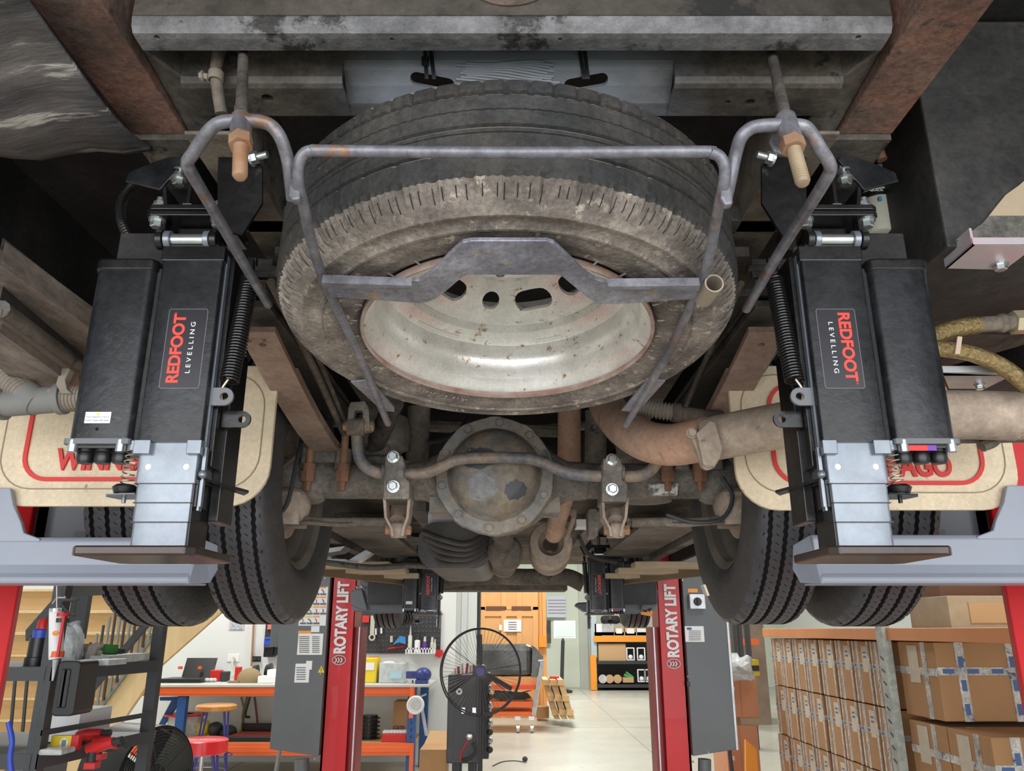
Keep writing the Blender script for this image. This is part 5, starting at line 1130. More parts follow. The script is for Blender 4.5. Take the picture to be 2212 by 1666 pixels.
for k, (x0, y0, x1) in enumerate(((556, 1461, 606), (575, 1447, 618), (598, 1430, 622))):
    onbench(x0, y0, x1, 10.1+.15*k, .2, 'paper_bundle', m_white, ['flat white paper nearest the bench edge', 'white folded sheets behind the flat paper', 'upright white roll beside the lift cabinet'][k], 'paper')
q = MB().tube([V(W(578, 1560, 10.5).x, 10.5, zBT+.06), V(W(600, 1560, 10.5).x, 10.5, zBT+.1)], .025, 10); tag(q.build('air_tool', m_toolred, smooth=True), 'red air tool behind the white sheets', 'tool')
q = MB().box(W(492, 1414, 10.94), W(516, 1430, 10.94)+V(0, .01, 0)); SO = tag(q.build('power_socket', m_white, bevel=.002), 'white double power socket on the wall above the bench', 'socket')
MB().cyl(W(505, 1423, 10.93), W(505, 1423, 10.88), .02).build('plug', m_paper, SO); MB().tube(bezier([W(505, 1423, 10.88), W(501, 1436, 10.8), W(506, 1452, 10.75), W(503, 1462, 10.7)]), .01, 6).build('cord', m_paper, SO)
for k, x in enumerate((550, 559)): tag(MB().cyl(W(x, 1423, 10.94), W(x, 1423, 10.88), .022).box(W(x-4, 1418, 10.945), W(x+4, 1430, 10.945)+V(0, .01, 0)).build('wall_plug', m_dark), ['black plug in the wall left of the blue bins', 'black plug right beside the other plug'][k], 'plug')
tag(MB().prism([W(x, 1340 if x in (546, 549) else 1340, 10.9) for x in (546, 549)]+[W(x, 1440, 10.9) for x in (544, 541)], (0, .02, 0)).build('wall_conduit', mat('conduit_copper', (.40, .20, .09), rough=.5)), 'brown vertical conduit on the wall above the bench', 'conduit')
PO = MB().box(W(497, 1330, 10.94), W(527, 1361, 10.94)+V(0, .008, 0)).build('wall_poster', mat('poster_pink', (.66, .52, .60), rough=.7)); tag(PO, 'small pink poster on the wall above the bench', 'poster'); q = MB().box(W(501, 1338, 10.935), W(522, 1360, 10.935)+V(0, .004, 0)); q.build('poster_picture', mat('poster_mix', (.10, .25, .40), (.75, .72, .7), 30, rough=.7), PO)
PG = thing('pegboard', 'black tool pegboard on the wall, left of the lift post', 'pegboard', W(600, 1400, 10.9)); bpx(574, 1300, 612, 1400, 10.93, .02).build('board', m_dark, PG)
bpx(578, 1343, 590, 1360, 10.9, .03).build('red_note', mat('note_red', (.8, .2, .15), rough=.6), PG)
for k, (x0, y0, x1, y1, m_, lb) in enumerate(((570, 1378, 590, 1395, m_bluep, 'blue parts bin on the pegboard, left'), (591, 1378, 609, 1395, m_bluep, 'blue parts bin on the pegboard, right'), (569, 1398, 590, 1420, m_plastic, 'black parts bin below the left blue bin'), (592, 1398, 612, 1416, m_plastic, 'black parts bin below the right blue bin'))):
    q = bpx(x0, y0, x1, y1, 10.78, .15); q.box(W(x0+2, y0-1, 10.77), W(x1-2, y0+4, 10.77)+V(0, .02, 0)); o = tag(q.build('parts_bin', m_, bevel=.008), lb, 'bin', group='parts bins on the pegboard')
    if k > 1: bpx(x0+3, y0-4, x1-3, y0+6, 10.80, .1).build('bin_contents', m_glassy, o)
# second pegboard with tools
PG2 = thing('pegboard', 'large black pegboard with hanging tools, right of the left lift post', 'pegboard', W(860, 1380, 10.9)); bpx(745, 1320, 952, 1412, 10.92, .02).build('board', m_dark, PG2)
q = MB()
for i in range(20):
    for j in range(8): p = W(784+i*8.6, 1334+j*10, 10.918); q.box(p+V(-.010, -.004, -.008), p+V(.010, 0, .008))
q.build('punched_hole', mat('peg_grey', (.10, .105, .11), rough=.6), PG2)['kind'] = 'stuff'
q = MB().lathe(W(804, 1377, 10.86), (0, -1, 0), [(.025, 0), (.045, 0), (.045, .02), (.025, .02), (.025, 0)], 18).box(W(801, 1330, 10.86), W(808, 1370, 10.86)+V(0, .02, 0)); tag(q.build('spanner', mat('spanner_grey', (.5, .5, .42), rough=.4, metal=.4)), 'large ring spanner hanging on the pegboard', 'spanner')
tag(bpx(783, 1330, 797, 1345, 10.86, .03).build('red_tool', m_toolred), 'red tool at the left edge of the large pegboard', 'tool'); tag(bpx(782, 1360, 790, 1378, 10.86, .03).build('red_clamp', m_toolred), 'red clamp below the red tool on the pegboard', 'clamp')
for k, (x, y, m_) in enumerate(((812, 1358, m_steel), (824, 1355, m_steel), (846, 1374, m_filter))): tag(MB().tube([W(x, y, 10.9), W(x, y+14, 10.9)], .02, 10).build('socket_bit', m_), ['steel socket hanging beside the ring spanner', 'steel socket second from the ring spanner', 'small white tube on the pegboard'][k], 'tool')
q = MB()
for k in range(7): q.lathe(W(842+k*6, 1336, 10.82-.02*k), (.5, -1, 0), [(.07, 0), (.085, 0), (.085, .03), (.07, .03)], 18)
tag(q.build('grinding_belts', m_under, smooth=True), 'row of dark abrasive belts hanging on the pegboard', 'belts')
tag(MB().prism([W(x, y, 10.84) for x, y in ((848, 1393), (864, 1374), (876, 1376), (876, 1392), (862, 1388))], (0, .04, 0)).build('pistol_tool', mat('tool_blue', (.05, .3, .75), rough=.4)), 'bright blue tool in the rack below the pegboard', 'tool')
tag(MB().tube([W(838, 1402, 10.905), W(874, 1397, 10.905)], .012, 8).build('red_bar', m_toolred), 'red handled bar in front of the pegboard', 'tool')
TR_ = thing('bottle_tray', 'white wire tray of bottles below the pegboard', 'tray', W(910, 1412, 10.7)); q = MB().box(W(876, 1411, 10.72), W(938, 1413, 10.72)+V(0, .21, 0)).box(W(876, 1400, 10.70), W(938, 1403, 10.70)+V(0, .006, 0))
for k in range(11): q.box(W(876+k*6.1, 1400, 10.70), W(878+k*6.1, 1413, 10.70)+V(0, .006, 0))
q.build('wire_frame', m_white, TR_)
for k, (x, y0, w, cap, body, lb) in enumerate(((885, 1352, 9, m_glassy, m_filter, 'white cone-nozzle bottle in the tray'), (901, 1368, 12, m_dark, m_white, 'white bottle with black cap in the tray'), (917, 1374, 8, m_filter, m_purple, 'purple tube in the tray'), (933, 1375, 8, m_filter, m_filter, 'white tube with red base in the tray'), (939, 1380, 5, m_filter, m_filter, 'thin white tube at the end of the tray'))):
    B = thing('bottle', lb, 'bottle', W(x, 1410, 10.76), 'bottles in the wire tray'); p = W(x, 1410, 10.76); h = W(x, y0, 10.76).z-p.z; r = w*.5*10.3/1700
    MB().lathe(p, (0, 0, 1), [(0, 0), (r, 0), (r, h*.6), (r*.5, h*.66), (0, h*.66)], 14).build('bottle_body', body, B, smooth=True); MB().lathe(p+V(0, 0, h*.66), (0, 0, 1), [(r*.5, 0), (r*.45, h*.1), (r*.15, h*.34), (0, h*.34)] if k == 0 else [(r*.7, 0), (r*.6, h*.3), (0, h*.3)], 12).build('bottle_cap', cap, B)
tag(MB().prism([W(x, y, 10.88) for x, y in ((940, 1405), (955, 1404), (958, 1412), (950, 1422), (940, 1418))], (0, .08, 0)).build('pliers', m_toolred), 'red handled pliers at the pegboard corner', 'pliers')
onbench(777, 1422, 813, 10.2, .3, 'carton', m_yellow, 'yellow and white carton behind the left lift post', 'carton'); tag(MB().box(W(778, 1432, 10.195), W(808, 1448, 10.195)+V(0, .004, 0)).build('paper_note', m_white), 'white note on the yellow carton', 'note'); onbench(790, 1420, 813, 10.55, .2, 'tool_box', m_toolred, 'red box behind the yellow carton', 'box')
CT = thing('clear_box', 'clear plastic organiser box with handle on the bench', 'box', W(845, 1465, 10.2)); MB().box((W(815, 1560, 10.2).x, 10.15, zBT), (W(872, 1560, 10.2).x, 10.5, W(845, 1432, 10.2).z)).build('box_body', m_glassy, CT, bevel=.01); MB().box(W(842, 1450, 10.14), W(868, 1466, 10.14)+V(0, .006, 0)).build('box_label', mat('label_cyan', (.45, .65, .75), rough=.5), CT)
MB().tube(bezier([W(825, 1438, 10.2), W(832, 1432, 10.2), W(848, 1432, 10.2), W(852, 1440, 10.2)]), .014, 8).build('box_handle', m_white, CT)
VS = thing('bench_vice', 'dark blue bench vice on the bench corner', 'vice', W(905, 1470, 10.1)); MB().ball(V(W(911, 1560, 10.05).x, 10.05, zBT+.10), (.10, .09, .085), 16, 8).build('body', m_bluevise := mat('vice_blue', (.03, .045, .22), rough=.35), VS, smooth=True)
MB().box((W(874, 1560, 10.05).x, 10.0, zBT+.06), (W(905, 1560, 10.05).x, 10.1, zBT+.14)).box((W(895, 1560, 10.05).x, 9.98, zBT), (W(922, 1560, 10.05).x, 10.15, zBT+.05)).build('jaw', m_bluevise, VS, bevel=.01); MB().tube([W(868, 1425, 10.0), W(905, 1445, 10.0)], .008, 6).build('handle', m_steel, VS)
LP = thing('work_light', 'round white work light at the bench corner', 'lamp', W(899, 1522, 9.7)); MB().lathe(W(898, 1523, 9.7), (0, -1, 0), [(0, 0), (.10, 0), (.10, .04), (.085, .045), (.08, .03), (0, .03)], 32).build('housing', m_white, LP, smooth=True); MB().lathe(W(898, 1523, 9.668), (0, -1, 0), [(0, 0), (.055, 0), (.05, .012), (0, .014)], 24).build('lens', m_glassy, LP, smooth=True); MB().tube([W(906, 1506, 9.75), W(920, 1500, 9.9)], .01, 6).build('arm', m_steel, LP)
# things on the lower shelf
zS = zs
for k, (x, r, n) in enumerate(((394, .20, 1), (796, .13, 5))):
    S_ = thing('cable_reel', ['red rimmed spool of clear tube on the lower shelf', 'stack of black spools behind the left lift post'][k], 'reel', V(W(x, 1600, 10.3).x, 10.3, zS)); c = V(W(x, 1600, 10.3).x, 10.3, zS)
    if k == 0: MB().lathe(c, (0, 0, 1), [(0, 0), (.21, 0), (.21, .02), (.19, .02), (.19, .26), (0, .26)], 28).build('wound_tube', m_glassy, S_, smooth=True); MB().lathe(c+V(0, 0, .26), (0, 0, 1), [(.1, 0), (.24, 0), (.24, .02), (.1, .02)], 28).build('flange', m_toolred, S_)
    else:
        for j in range(6): MB().lathe(c+V(0, 0, j*.045), (0, 0, 1), [(0, 0), (.13, 0), (.13, .012), (.10, .014), (.10, .04), (0, .04)], 24).build('spool', m_plastic, S_)
SK = tag(MB().box((W(497, 1560, 10.1).x, 10.0, zS), (W(605, 1560, 10.1).x, 10.5, zS+.06)).box((W(500, 1560, 10.1).x, 10.5, zS+.06), (W(600, 1560, 10.1).x, 10.54, zS+.15)).build('socket_set', m_plastic, bevel=.01), 'open socket set in a black case on the lower shelf', 'tool set'); MB().box((W(502, 1560, 10.1).x, 10.02, zS+.06), (W(598, 1560, 10.1).x, 10.47, zS+.066)).build('tray_insert', mat('set_red', (.55, .06, .05), (.15, .03, .03), 40, rough=.5), SK)
q = MB().lathe(V(W(618, 1560, 9.98).x, 9.98, zS), (0, 0, 1), [(0, 0), (.035, 0), (.035, .17), (.015, .2), (.015, .26), (0, .26)], 16); tag(q.build('green_bottle', mat('bottle_green', (.02, .42, .06), rough=.3), smooth=True), 'green bottle with white top on the lower shelf', 'bottle')
for k, (x0, x1, h, m_, lb) in enumerate(((425, 455, .22, m_yellow, 'yellow sack behind the wooden stool'), (455, 480, .18, m_dark, 'dark tool roll behind the wooden stool'), (480, 512, .15, m_dark, 'dark cloth bag beside the socket set'), (500, 528, .12, mat('lime', (.35, .45, .05), rough=.6), 'lime green cloth on the socket set'), (415, 432, .1, m_white, 'white paper beside the spool'))):
    c = V(W((x0+x1)/2, 1560, 10.35).x, 10.35 if k != 3 else 10.7, zS+h/2); q = MB().ball(c, ((x1-x0)*.0031, .12, h/2), 12, 8)
    for v in q.v: v += V(noise.noise(v*9)*.03, 0, noise.noise(v*9+V(9, 0, 0))*.02)
    tag(q.build('soft_bundle', m_, smooth=True), lb, 'bundle')
CB2 = tag(MB().box((W(850, 1560, 10.3).x, 10.25, zS), (W(885, 1560, 10.3).x, 10.6, zS+.42)).build('cardboard_box', m_card, bevel=.004), 'small cardboard box with markings on the lower shelf', 'box'); text('GB70', V(W(862, 1560, 10.24).x, 10.245, zS+.12), .14, .06, (1, 0, 0), (0, 0, 1), m_dark, 'black_lettering', CB2, .003)
RB = thing('parts_tray', 'red parts tray heaped with white pieces on the lower shelf', 'tray', V(W(850, 1560, 10.0).x, 10, zS)); MB().box((W(826, 1560, 10.0).x, 9.98, zS), (W(880, 1560, 10.0).x, 10.2, zS+.09)).build('tray_body', m_toolred, RB, bevel=.01)
q = MB()
for k in range(7): q.ball(V(W(833+k*7, 1560, 10.05).x, 10.06, zS+.10), (.035, .05, .03), 10, 6)
q.build('white_pieces', m_white, RB)
# cables under the bench
for k, (pts, m_, lb) in enumerate((([(521, 1506), (528, 1540), (522, 1575), (530, 1605)], m_khaki, 'brown cable hanging behind the bench, left'), ([(534, 1506), (524, 1550), (534, 1580), (528, 1605)], m_khaki, 'brown cable crossing the first one'), ([(550, 1506), (556, 1560), (560, 1602)], mat('cable_maroon', (.22, .05, .06), rough=.5), 'maroon cable hanging below the bench'), ([(540, 1506), (530, 1545), (540, 1550)], m_dark, 'black lead with switch below the bench'))):
    tag(MB().tube(bezier([W(x, y, 10.8) for x, y in pts]), .014, 8).build('hanging_cable', m_, smooth=True), lb, 'cable')
# stools
def stool(x, ytop, Y, r, label, m_seat, nm, thick, legm):
    S_ = thing(nm, label, 'stool', V(W(x, 1560, Y).x, Y, FL)); c = W(x, ytop, Y); c.x = W(x, ytop, Y).x
    MB().lathe(c, (0, 0, -1), [(0, 0), (r*.92, 0), (r, .012), (r, thick-.012), (r*.92, thick), (0, thick)], 40).build('seat', m_seat, S_, smooth=True)
    for k in range(4):
        a = PI/4+k*PI/2+.3
        p0 = c+V(r*.7*math.cos(a), r*.7*math.sin(a), -thick); p1 = V(c.x+r*1.15*math.cos(a), Y+r*1.15*math.sin(a), FL); t = V(-math.sin(a), math.cos(a), 0)*.03
        MB().tube([p0+t, p1, p0-t], .008, 8).build('leg', legm, S_, smooth=True)
    MB().lathe(V(c.x, Y, FL+.32), (0, 0, 1), [(r*.98, -.006), (r*1.02, 0), (r*.98, .006), (r*.94, 0), (r*.98, -.006)], 32).build('foot_ring', legm, S_)
    return S_, c
mb_leg = mat('stool_blue', (.06, .06, .30), rough=.4)
stool(468, 1522, 9.2, .215, 'tall stool with round wooden seat and blue wire legs', m_seatwood, 'bar_stool', .06, mb_leg)
S_, c = stool(441, 1596, 8.2, .225, 'red round padded stool in front of the wooden stool', m_seatred, 'workshop_stool', .13, mb_leg)
MB().cyl(c-V(0, 0, .13), V(c.x, c.y, FL+.2), .018).build('centre_post', m_steel, S_); text('DAYTONA', c+V(0, -.06, .001), .27, .035, (1, 0, 0), (0, 1, 0), m_white, 'white_lettering', S_, .002)
# drum fan bottom left
DF = thing('drum_fan', 'black drum fan beside the shelving, bottom left', 'fan', W(350, 1700, 4.3)); c = W(338, 1676, 4.2); n = V(.90, -.44, 0).normalized()
MB().lathe(c, -n, [(.21, 0), (.225, 0), (.225, .28), (.21, .28), (.205, .14), (.21, 0)], 48).build('drum', m_plastic, DF, smooth=True)
e_ = V(n.y, -n.x, 0); q = MB()
for k in range(14):
    r = .03+k*.0135; q.tube([c+n*.012+e_*(r*math.cos(t))+V(0, 0, r*math.sin(t)) for t in [2*PI*j/40 for j in range(41)]], .0022, 5, caps=False)
for k in range(10): a = 2*PI*k/10; q.tube([c+n*.01, c+n*.008+e_*(.212*math.cos(a))+V(0, 0, .212*math.sin(a))], .0025, 5)
q.build('guard', mat('guard_dark', (.06, .06, .055), rough=.4, metal=.4), DF, smooth=True); MB().lathe(c, -n, [(0, 0), (.05, 0), (.05, .1), (0, .1)], 20).build('motor', m_dark, DF)
for k in range(4):
    a = 2*PI*k/4+.4; d = e_*math.cos(a)+V(0, 0, math.sin(a)); t = -e_*math.sin(a)+V(0, 0, math.cos(a)); MB().prism([c-n*.05+d*.05-t*.02, c-n*.05+d*.2-t*.07, c-n*.07+d*.2+t*.05, c-n*.07+d*.05+t*.02], -n*.003).build('blade', m_dark, DF)
MB().box((c.x-.2, c.y-.05, FL), (c.x+.2, c.y+.3, FL+.04)).tube([V(c.x-.22, c.y+.1, FL+.03), V(c.x-.22, c.y+.1, c.z)], .012, 8).tube([V(c.x+.22, c.y+.1, FL+.03), V(c.x+.22, c.y+.1, c.z)], .012, 8).build('stand', m_dark, DF)
# pallet jack handles
def pallet_handle(px, Y, label, mm, s=1):
    H = thing('pallet_jack', label, 'pallet jack', V(W(px[-1][0], 1560, Y).x, Y, FL)); L = [W(x, y, Y) for x, y in px]
    MB().tube(L, .018, 10).build('handle_shaft', mm, H, smooth=True)
    t = L[0]; MB().tube(bezier([t, t+V(-.045*1, 0, .10), t+V(-.035, 0, .2), t+V(0, 0, .235), t+V(.04, 0, .2), t+V(.04, 0, .1), t]), .012, 8).build('grip_loop', m_dark, H, smooth=True)
    b = L[-1]; MB().box((b.x-.08, Y-.05, FL+.12), (b.x+.08, Y+.12, b.z+.05)).build('pump', m_dark, H, bevel=.01); MB().box((b.x-.26, Y+.1, FL+.05), (b.x-.1, Y+1.2, FL+.11)).box((b.x+.1, Y+.1, FL+.05), (b.x+.26, Y+1.2, FL+.11)).build('fork', m_orange, H)
pallet_handle([(620, 1520), (608, 1600), (592, 1690)], 7.2, 'grey pallet jack handle leaning beside the left lift cabinet', mat('handle_grey', (.22, .23, .24), rough=.4, metal=.3))
pallet_handle([(1562, 1520), (1572, 1590), (1584, 1690)], 7.6, 'dark pallet jack handle beside the right lift cabinet', m_dark)
# ================================================================== CENTRE
TCB = thing('tool_cabinet', 'tall black tool cabinet on castors in the centre', 'tool cabinet', V(W(1010, 1560, 7.6).x, 7.6, FL)); x0, x1 = W(966, 1550, 7.6).x, W(1034, 1550, 7.6).x; za, zb = W(1, 1458, 7.6).z, W(1, 1650, 7.6).z
MB().box((x0, 7.6, zb), (x1, 8.2, za)).build('cabinet_body', mat('cabinet_black', (.035, .037, .04), (.05, .052, .055), 5, rough=.4), TCB, bevel=.008)
MB().box((x0+.06, 7.595, zb+.03), (x1-.02, 7.6, za-.05)).build('door_panel', mat('door_dark', (.06, .063, .068), rough=.45), TCB, bevel=.003)
bpx(1034, 1458, 1056, 1640, 7.7, .5).build('side_rack', m_dark, TCB)
for k in range(9): p = W(1058, 1468+k*19, 7.68); MB().ball(p, .03, 10, 6).build('hanging_socket', m_steel if k % 2 else m_dark, TCB)
for x, y in ((1001, 1536), (1024, 1536)): bpx(x-4, y-7, x+4, y+6, 7.58, .02).build('latch', m_steel, TCB)
p = W(1014, 1591, 7.58); MB().lathe(p, (0, -1, 0), [(0, 0), (.032, 0), (.028, .02), (0, .03)], 18).build('lock_knob', m_steel, TCB, smooth=True); MB().tube(bezier([W(1012, 1598, 7.57), W(998, 1625, 7.57), W(995, 1645, 7.57)]), .008, 6).build('red_strap', m_toolred, TCB); MB().tube(bezier([W(1022, 1605, 7.57), W(1028, 1625, 7.57), W(1012, 1640, 7.57), W(998, 1644, 7.57)]), .016, 8).build('coiled_lead', m_dark, TCB)
for x in (x0+.08, x1-.06):
    for y in (7.66, 8.1): MB().cyl((x-.02, y, FL+.06), (x+.02, y, FL+.06), .06).box((x-.03, y-.03, FL+.06), (x+.03, y+.03, zb)).build('castor', m_dark, TCB)
p = W(992, 1494, 7.58); q = MB().lathe(p, (0, -1, 0), [(.012, 0), (.028, 0), (.028, .006), (.012, .006)], 16); q.build('round_mark', m_white, TCB)
R0 = random.Random(8)
for k in range(8): x = 983+k*8; tag(MB().cyl(W(x, 1459, 7.8), W(x+R0.uniform(-2, 3), 1438+R0.uniform(-8, 6), 7.8), .012).build('screwdriver', m_toolred if k % 2 else m_white), 'tool handle standing on top of the black tool cabinet', 'tool', group='tool handles on the cabinet')
PF = thing('pedestal_fan', 'black pedestal fan with large round guard in front of the tool cabinet', 'fan', V(W(1036, 1560, 7.2).x, 7.2, FL)); fc = W(1038, 1451, 7.1); Rf = 84/1700*6.9
q = MB()
for dy, rr in ((0, Rf), (.10, Rf*.985)): q.tube([fc+V(rr*math.cos(t), dy, rr*math.sin(t)*1.03) for t in [2*PI*k/64 for k in range(65)]], .0065, 8, caps=False)
q.build('guard_rim', m_dark, PF, smooth=True)
q = MB()
for k in range(60):
    a = 2*PI*k/60; q.tube([fc+V(.05*math.cos(a), -.05, .05*math.sin(a)), fc+V(Rf*.6*math.cos(a), -.04, Rf*.6*math.sin(a)), fc+V(Rf*math.cos(a), 0, Rf*math.sin(a)*1.03)], .0014, 4)
q.build('guard_wire', mat('wire_grey', (.2, .2, .2), rough=.4, metal=.5), PF)['kind'] = 'stuff'
q = MB()
for k in range(8): a = 2*PI*k/8+.15; q.tube([fc+V(.05*math.cos(a), .12, .05*math.sin(a)), fc+V(Rf*math.cos(a), .05, Rf*math.sin(a)*1.03)], .003, 5)
q.build('guard_strut', m_dark, PF)
MB().lathe(fc+V(0, -.02, 0), (0, 1, 0), [(0, 0), (.055, 0), (.06, .03), (.055, .2), (0, .2)], 24).build('motor', m_plastic, PF, smooth=True); MB().lathe(fc+V(0, -.025, 0), (0, -1, 0), [(0, 0), (.04, 0), (.036, .008), (0, .008)], 24).build('hub_badge', mat('badge_purple', (.10, .08, .30), rough=.4), PF)
for k in range(3):
    a = 2*PI*k/3+PI/2; d = V(math.cos(a), 0, math.sin(a)); t = V(-math.sin(a), 0, math.cos(a)); MB().prism([fc+d*.05-t*.015+V(0, .02, 0), fc+d*Rf*.88-t*.01+V(0, .01, 0), fc+d*Rf*.88+t*.03+V(0, .05, 0), fc+d*.05+t*.02+V(0, .05, 0)], (0, .003, 0)).build('blade', m_dark, PF)
MB().cyl(fc+V(0, .1, -.05), V(fc.x-.0, fc.y+.1, FL+.05), .022).lathe(V(fc.x, fc.y+.1, FL), (0, 0, 1), [(0, 0), (.28, 0), (.28, .02), (.03, .05), (0, .05)], 32).build('pole', m_dark, PF, smooth=True)
CX = thing('cardboard_box', 'open cardboard box on the floor beside the blue bench leg', 'box', V(W(944, 1560, 9.0).x, 9.0, FL)); bx0, bx1 = W(906, 1640, 9.0).x, W(963, 1640, 9.0).x; zt_ = W(1, 1620, 9.0).z
MB().box((bx0, 9.0, FL), (bx1, 9.45, zt_)).build('box_body', m_card, CX); MB().prism([(bx1, 9.0, zt_), (bx1, 9.45, zt_), (bx1+.13, 9.45, zt_-.13), (bx1+.13, 9.0, zt_-.13)], (.004, 0, .004)).prism([(bx0, 9.45, zt_), (bx1+.1, 9.45, zt_), (bx1+.1, 9.55, zt_+.12), (bx0+.05, 9.55, zt_+.12)], (0, .005, 0)).build('flap', m_card2, CX)
# crates
for k, (x0, y0, x1, y1, Y, lb) in enumerate(((1036, 1318, 1163, 1640, 16.2, 'large wooden crate with white label in the centre background'), (1036, 1255, 1163, 1317, 16.2, 'wooden crate stacked on top of the labelled crate'))):
    C_ = thing('wooden_crate', lb, 'crate', W((x0+x1)/2, 1500, Y)); xa_, xb_ = W(x0, 1400, Y).x, W(x1, 1400, Y).x; za, zb = W(1, y0, Y).z, max(FL, W(1, y1, Y).z)
    if k == 0: zb = FL
    MB().box((xa_, Y, zb), (xb_, Y+1.2, za)).build('crate_body', m_crate, C_, bevel=.01)
    q = MB()
    for x in (xa_+.0, xa_+.42, xb_-.42, xb_-.1): q.box((x, Y-.03, zb), (x+.1, Y, za))
    q.box((xa_, Y-.025, za-.12), (xb_, Y, za)); 
    if k == 1: q.box((xa_, Y-.03, zb), (xb_, Y, zb+.05))
    q.build('crate_batten', mat('crate_batten', (.74, .40, .16), rough=.7), C_)
    if k == 0:
        bpx(1088, 1339, 1126, 1365, Y-.045, .01).build('white_label', m_white, C_); bpx(1078, 1350, 1084, 1362, Y-.045, .01).build('white_label', m_white, C_); q = MB()
        for j in range(4): bpx(1098, 1344+j*5, 1116, 1345.3+j*5, Y-.05, .005, q)
        q.build('printed_lines', m_frame, C_)
    else:
        for xx in (1050, 1105): bpx(xx, 1310, xx+42, 1319, Y-.035, .01).build('fork_slot', mat('slot_brown', (.16, .07, .04), rough=.9), C_)
q = MB()
for k, x in enumerate((1163, 1172)): q.box((W(x, 1400, 16.4).x, 16.3, FL), (W(x+8, 1400, 16.4).x, 16.5, 1.2))
RKC = thing('rack_post', 'orange rack posts beside the wooden crates', 'rack', W(1170, 1500, 16.4)); q.build('post', mat('rack_apricot', (.86, .40, .12), rough=.5), RKC); bpx(1164, 1374, 1181, 1398, 16.2, .1).build('connector', m_orange2, RKC)
BW = tag(bpx(1030, 1392, 1150, 1462, 14.0, .7).build('wrapped_bundle', mat('stretch_wrap', (.05, .052, .05), (.10, .105, .10), 5, (.35, .38, .38), .68, 5, rough=.2), bevel=.1), 'large bundle in black stretch wrap on the orange lift table', 'bundle')
MB().prism([W(x, y, 13.98) for x, y in ((1150, 1395), (1158, 1400), (1174, 1420), (1165, 1462), (1148, 1462))], (0, .7, 0)).build('wrap_fold', MATS['stretch_wrap'], BW)
LTB = thing('lift_table', 'orange scissor lift table carrying the black bundle', 'lift table', W(1100, 1560, 14.0))
bpx(1062, 1462, 1160, 1482, 14.0, .8).build('carton_layer', m_crate, LTB); bpx(1060, 1480, 1158, 1490, 13.9, .9).build('table_top', mat('table_red', (.80, .09, .03), rough=.4), LTB)
for y0, y1 in ((1516, 1528), (1538, 1548)): bpx(1060, y0, 1152, y1, 13.9, .8).build('frame_rail', m_orange, LTB)
MB().prism([W(x, y, 13.95) for x, y in ((1062, 1508), (1070, 1492), (1140, 1498), (1148, 1508), (1130, 1512), (1080, 1512))], (0, .1, 0)).build('tarp', m_under, LTB)
MB().prism([W(x, y, 14.0) for x, y in ((1062, 1492), (1072, 1492), (1150, 1516), (1140, 1516))], (0, .06, 0)).prism([W(x, y, 14.2) for x, y in ((1140, 1492), (1150, 1492), (1072, 1516), (1062, 1516))], (0, .06, 0)).build('scissor_arm', mat('arm_orange', (.7, .14, .04), rough=.5), LTB)
for x in (1116, 1146): MB().cyl(V(W(x, 1560, 13.9).x, 13.9, FL+.06), V(W(x+6, 1560, 13.9).x, 13.9, FL+.06), .06).box(W(x-4, 1548, 13.9), W(x+8, 1556, 13.9)+V(0, .1, 0)).build('castor', m_steel, LTB)
for k in range(3): MB().tube(bezier([W(1150+k*3, 1545, 13.85), W(1160+k*3, 1480, 13.85), W(1168+k*3, 1432, 13.85), W(1162+k*3, 1428, 13.85)]), .012, 6).build('push_handle', m_alu, LTB)
bpx(1160, 1528, 1186, 1552, 15.6, .4).build('carton_base', m_card, tag(thing('carton_stack', 'brown cartons behind the leaning pallets', 'carton', W(1175, 1540, 15.6)), 'brown cartons behind the leaning pallets', 'carton'))
for k in range(3):
    P_ = thing('wooden_pallet', ['leaning wooden pallet nearest the lift table', 'leaning wooden pallet in the middle of the row', 'leaning wooden pallet furthest right'][k], 'pallet', W(1190+k*18, 1550, 14.8), 'pallets leaning in the background'); x = 1172+k*16; Yp = 15.0-.15*k
    a, b = W(x, 1468, Yp), W(x+26, 1554, Yp-.1); w = V(.095, 0, 0)
    MB().prism([a, a+w, b+w, b], (0, .9, 0)).build('board', m_wood2, P_)
    for t in (.1, .5, .85): p = a*(1-t)+b*t; MB().box(p+V(-.02, -.06, -.03), p+V(.10, .0, .06)).build('block', m_wood, P_)
tag(bpx(1188, 1462, 1208, 1470, 15.0, .3).build('red_crate', m_toolred), 'red edge of a crate above the leaning pallets', 'crate')
q = bpx(1181, 1288, 1222, 1334, 24.4, .02); WP = tag(q.build('wall_chart', mat('chart_pale', (.62, .70, .80), rough=.6), ), 'pale blue chart on the far wall', 'chart'); q = MB()
for k in range(5): bpx(1184, 1296+k*7, 1222, 1297.5+k*7, 24.38, .01, q)
q.build('printed_lines', mat('chart_lines', (.45, .3, .35), rough=.7), WP)
tag(bpx(1181, 1340, 1190, 1390, 24.4, .02).build('wall_board', m_frame), 'narrow dark notice board on the far wall', 'notice board')
WS = thing('whiteboard_stand', 'small whiteboard on a black stand against the far wall', 'whiteboard', W(1214, 1470, 22.5)); bpx(1196, 1341, 1243, 1379, 22.5, .04).build('frame', m_white, WS); bpx(1199, 1344, 1240, 1376, 22.49, .02).build('board', mat('board_pale', (.60, .70, .68), rough=.3), WS); MB().cyl(W(1216, 1384, 22.5), W(1213, 1494, 22.5), .05).cyl(W(1213, 1488, 22.5), V(W(1213, 1560, 22.5).x, 22.5, FL), .3, .3).build('pole', m_dark, WS)
MB().cyl(W(1216, 1379, 22.5), W(1216, 1400, 22.5), .03).build('pole', m_dark, WS)
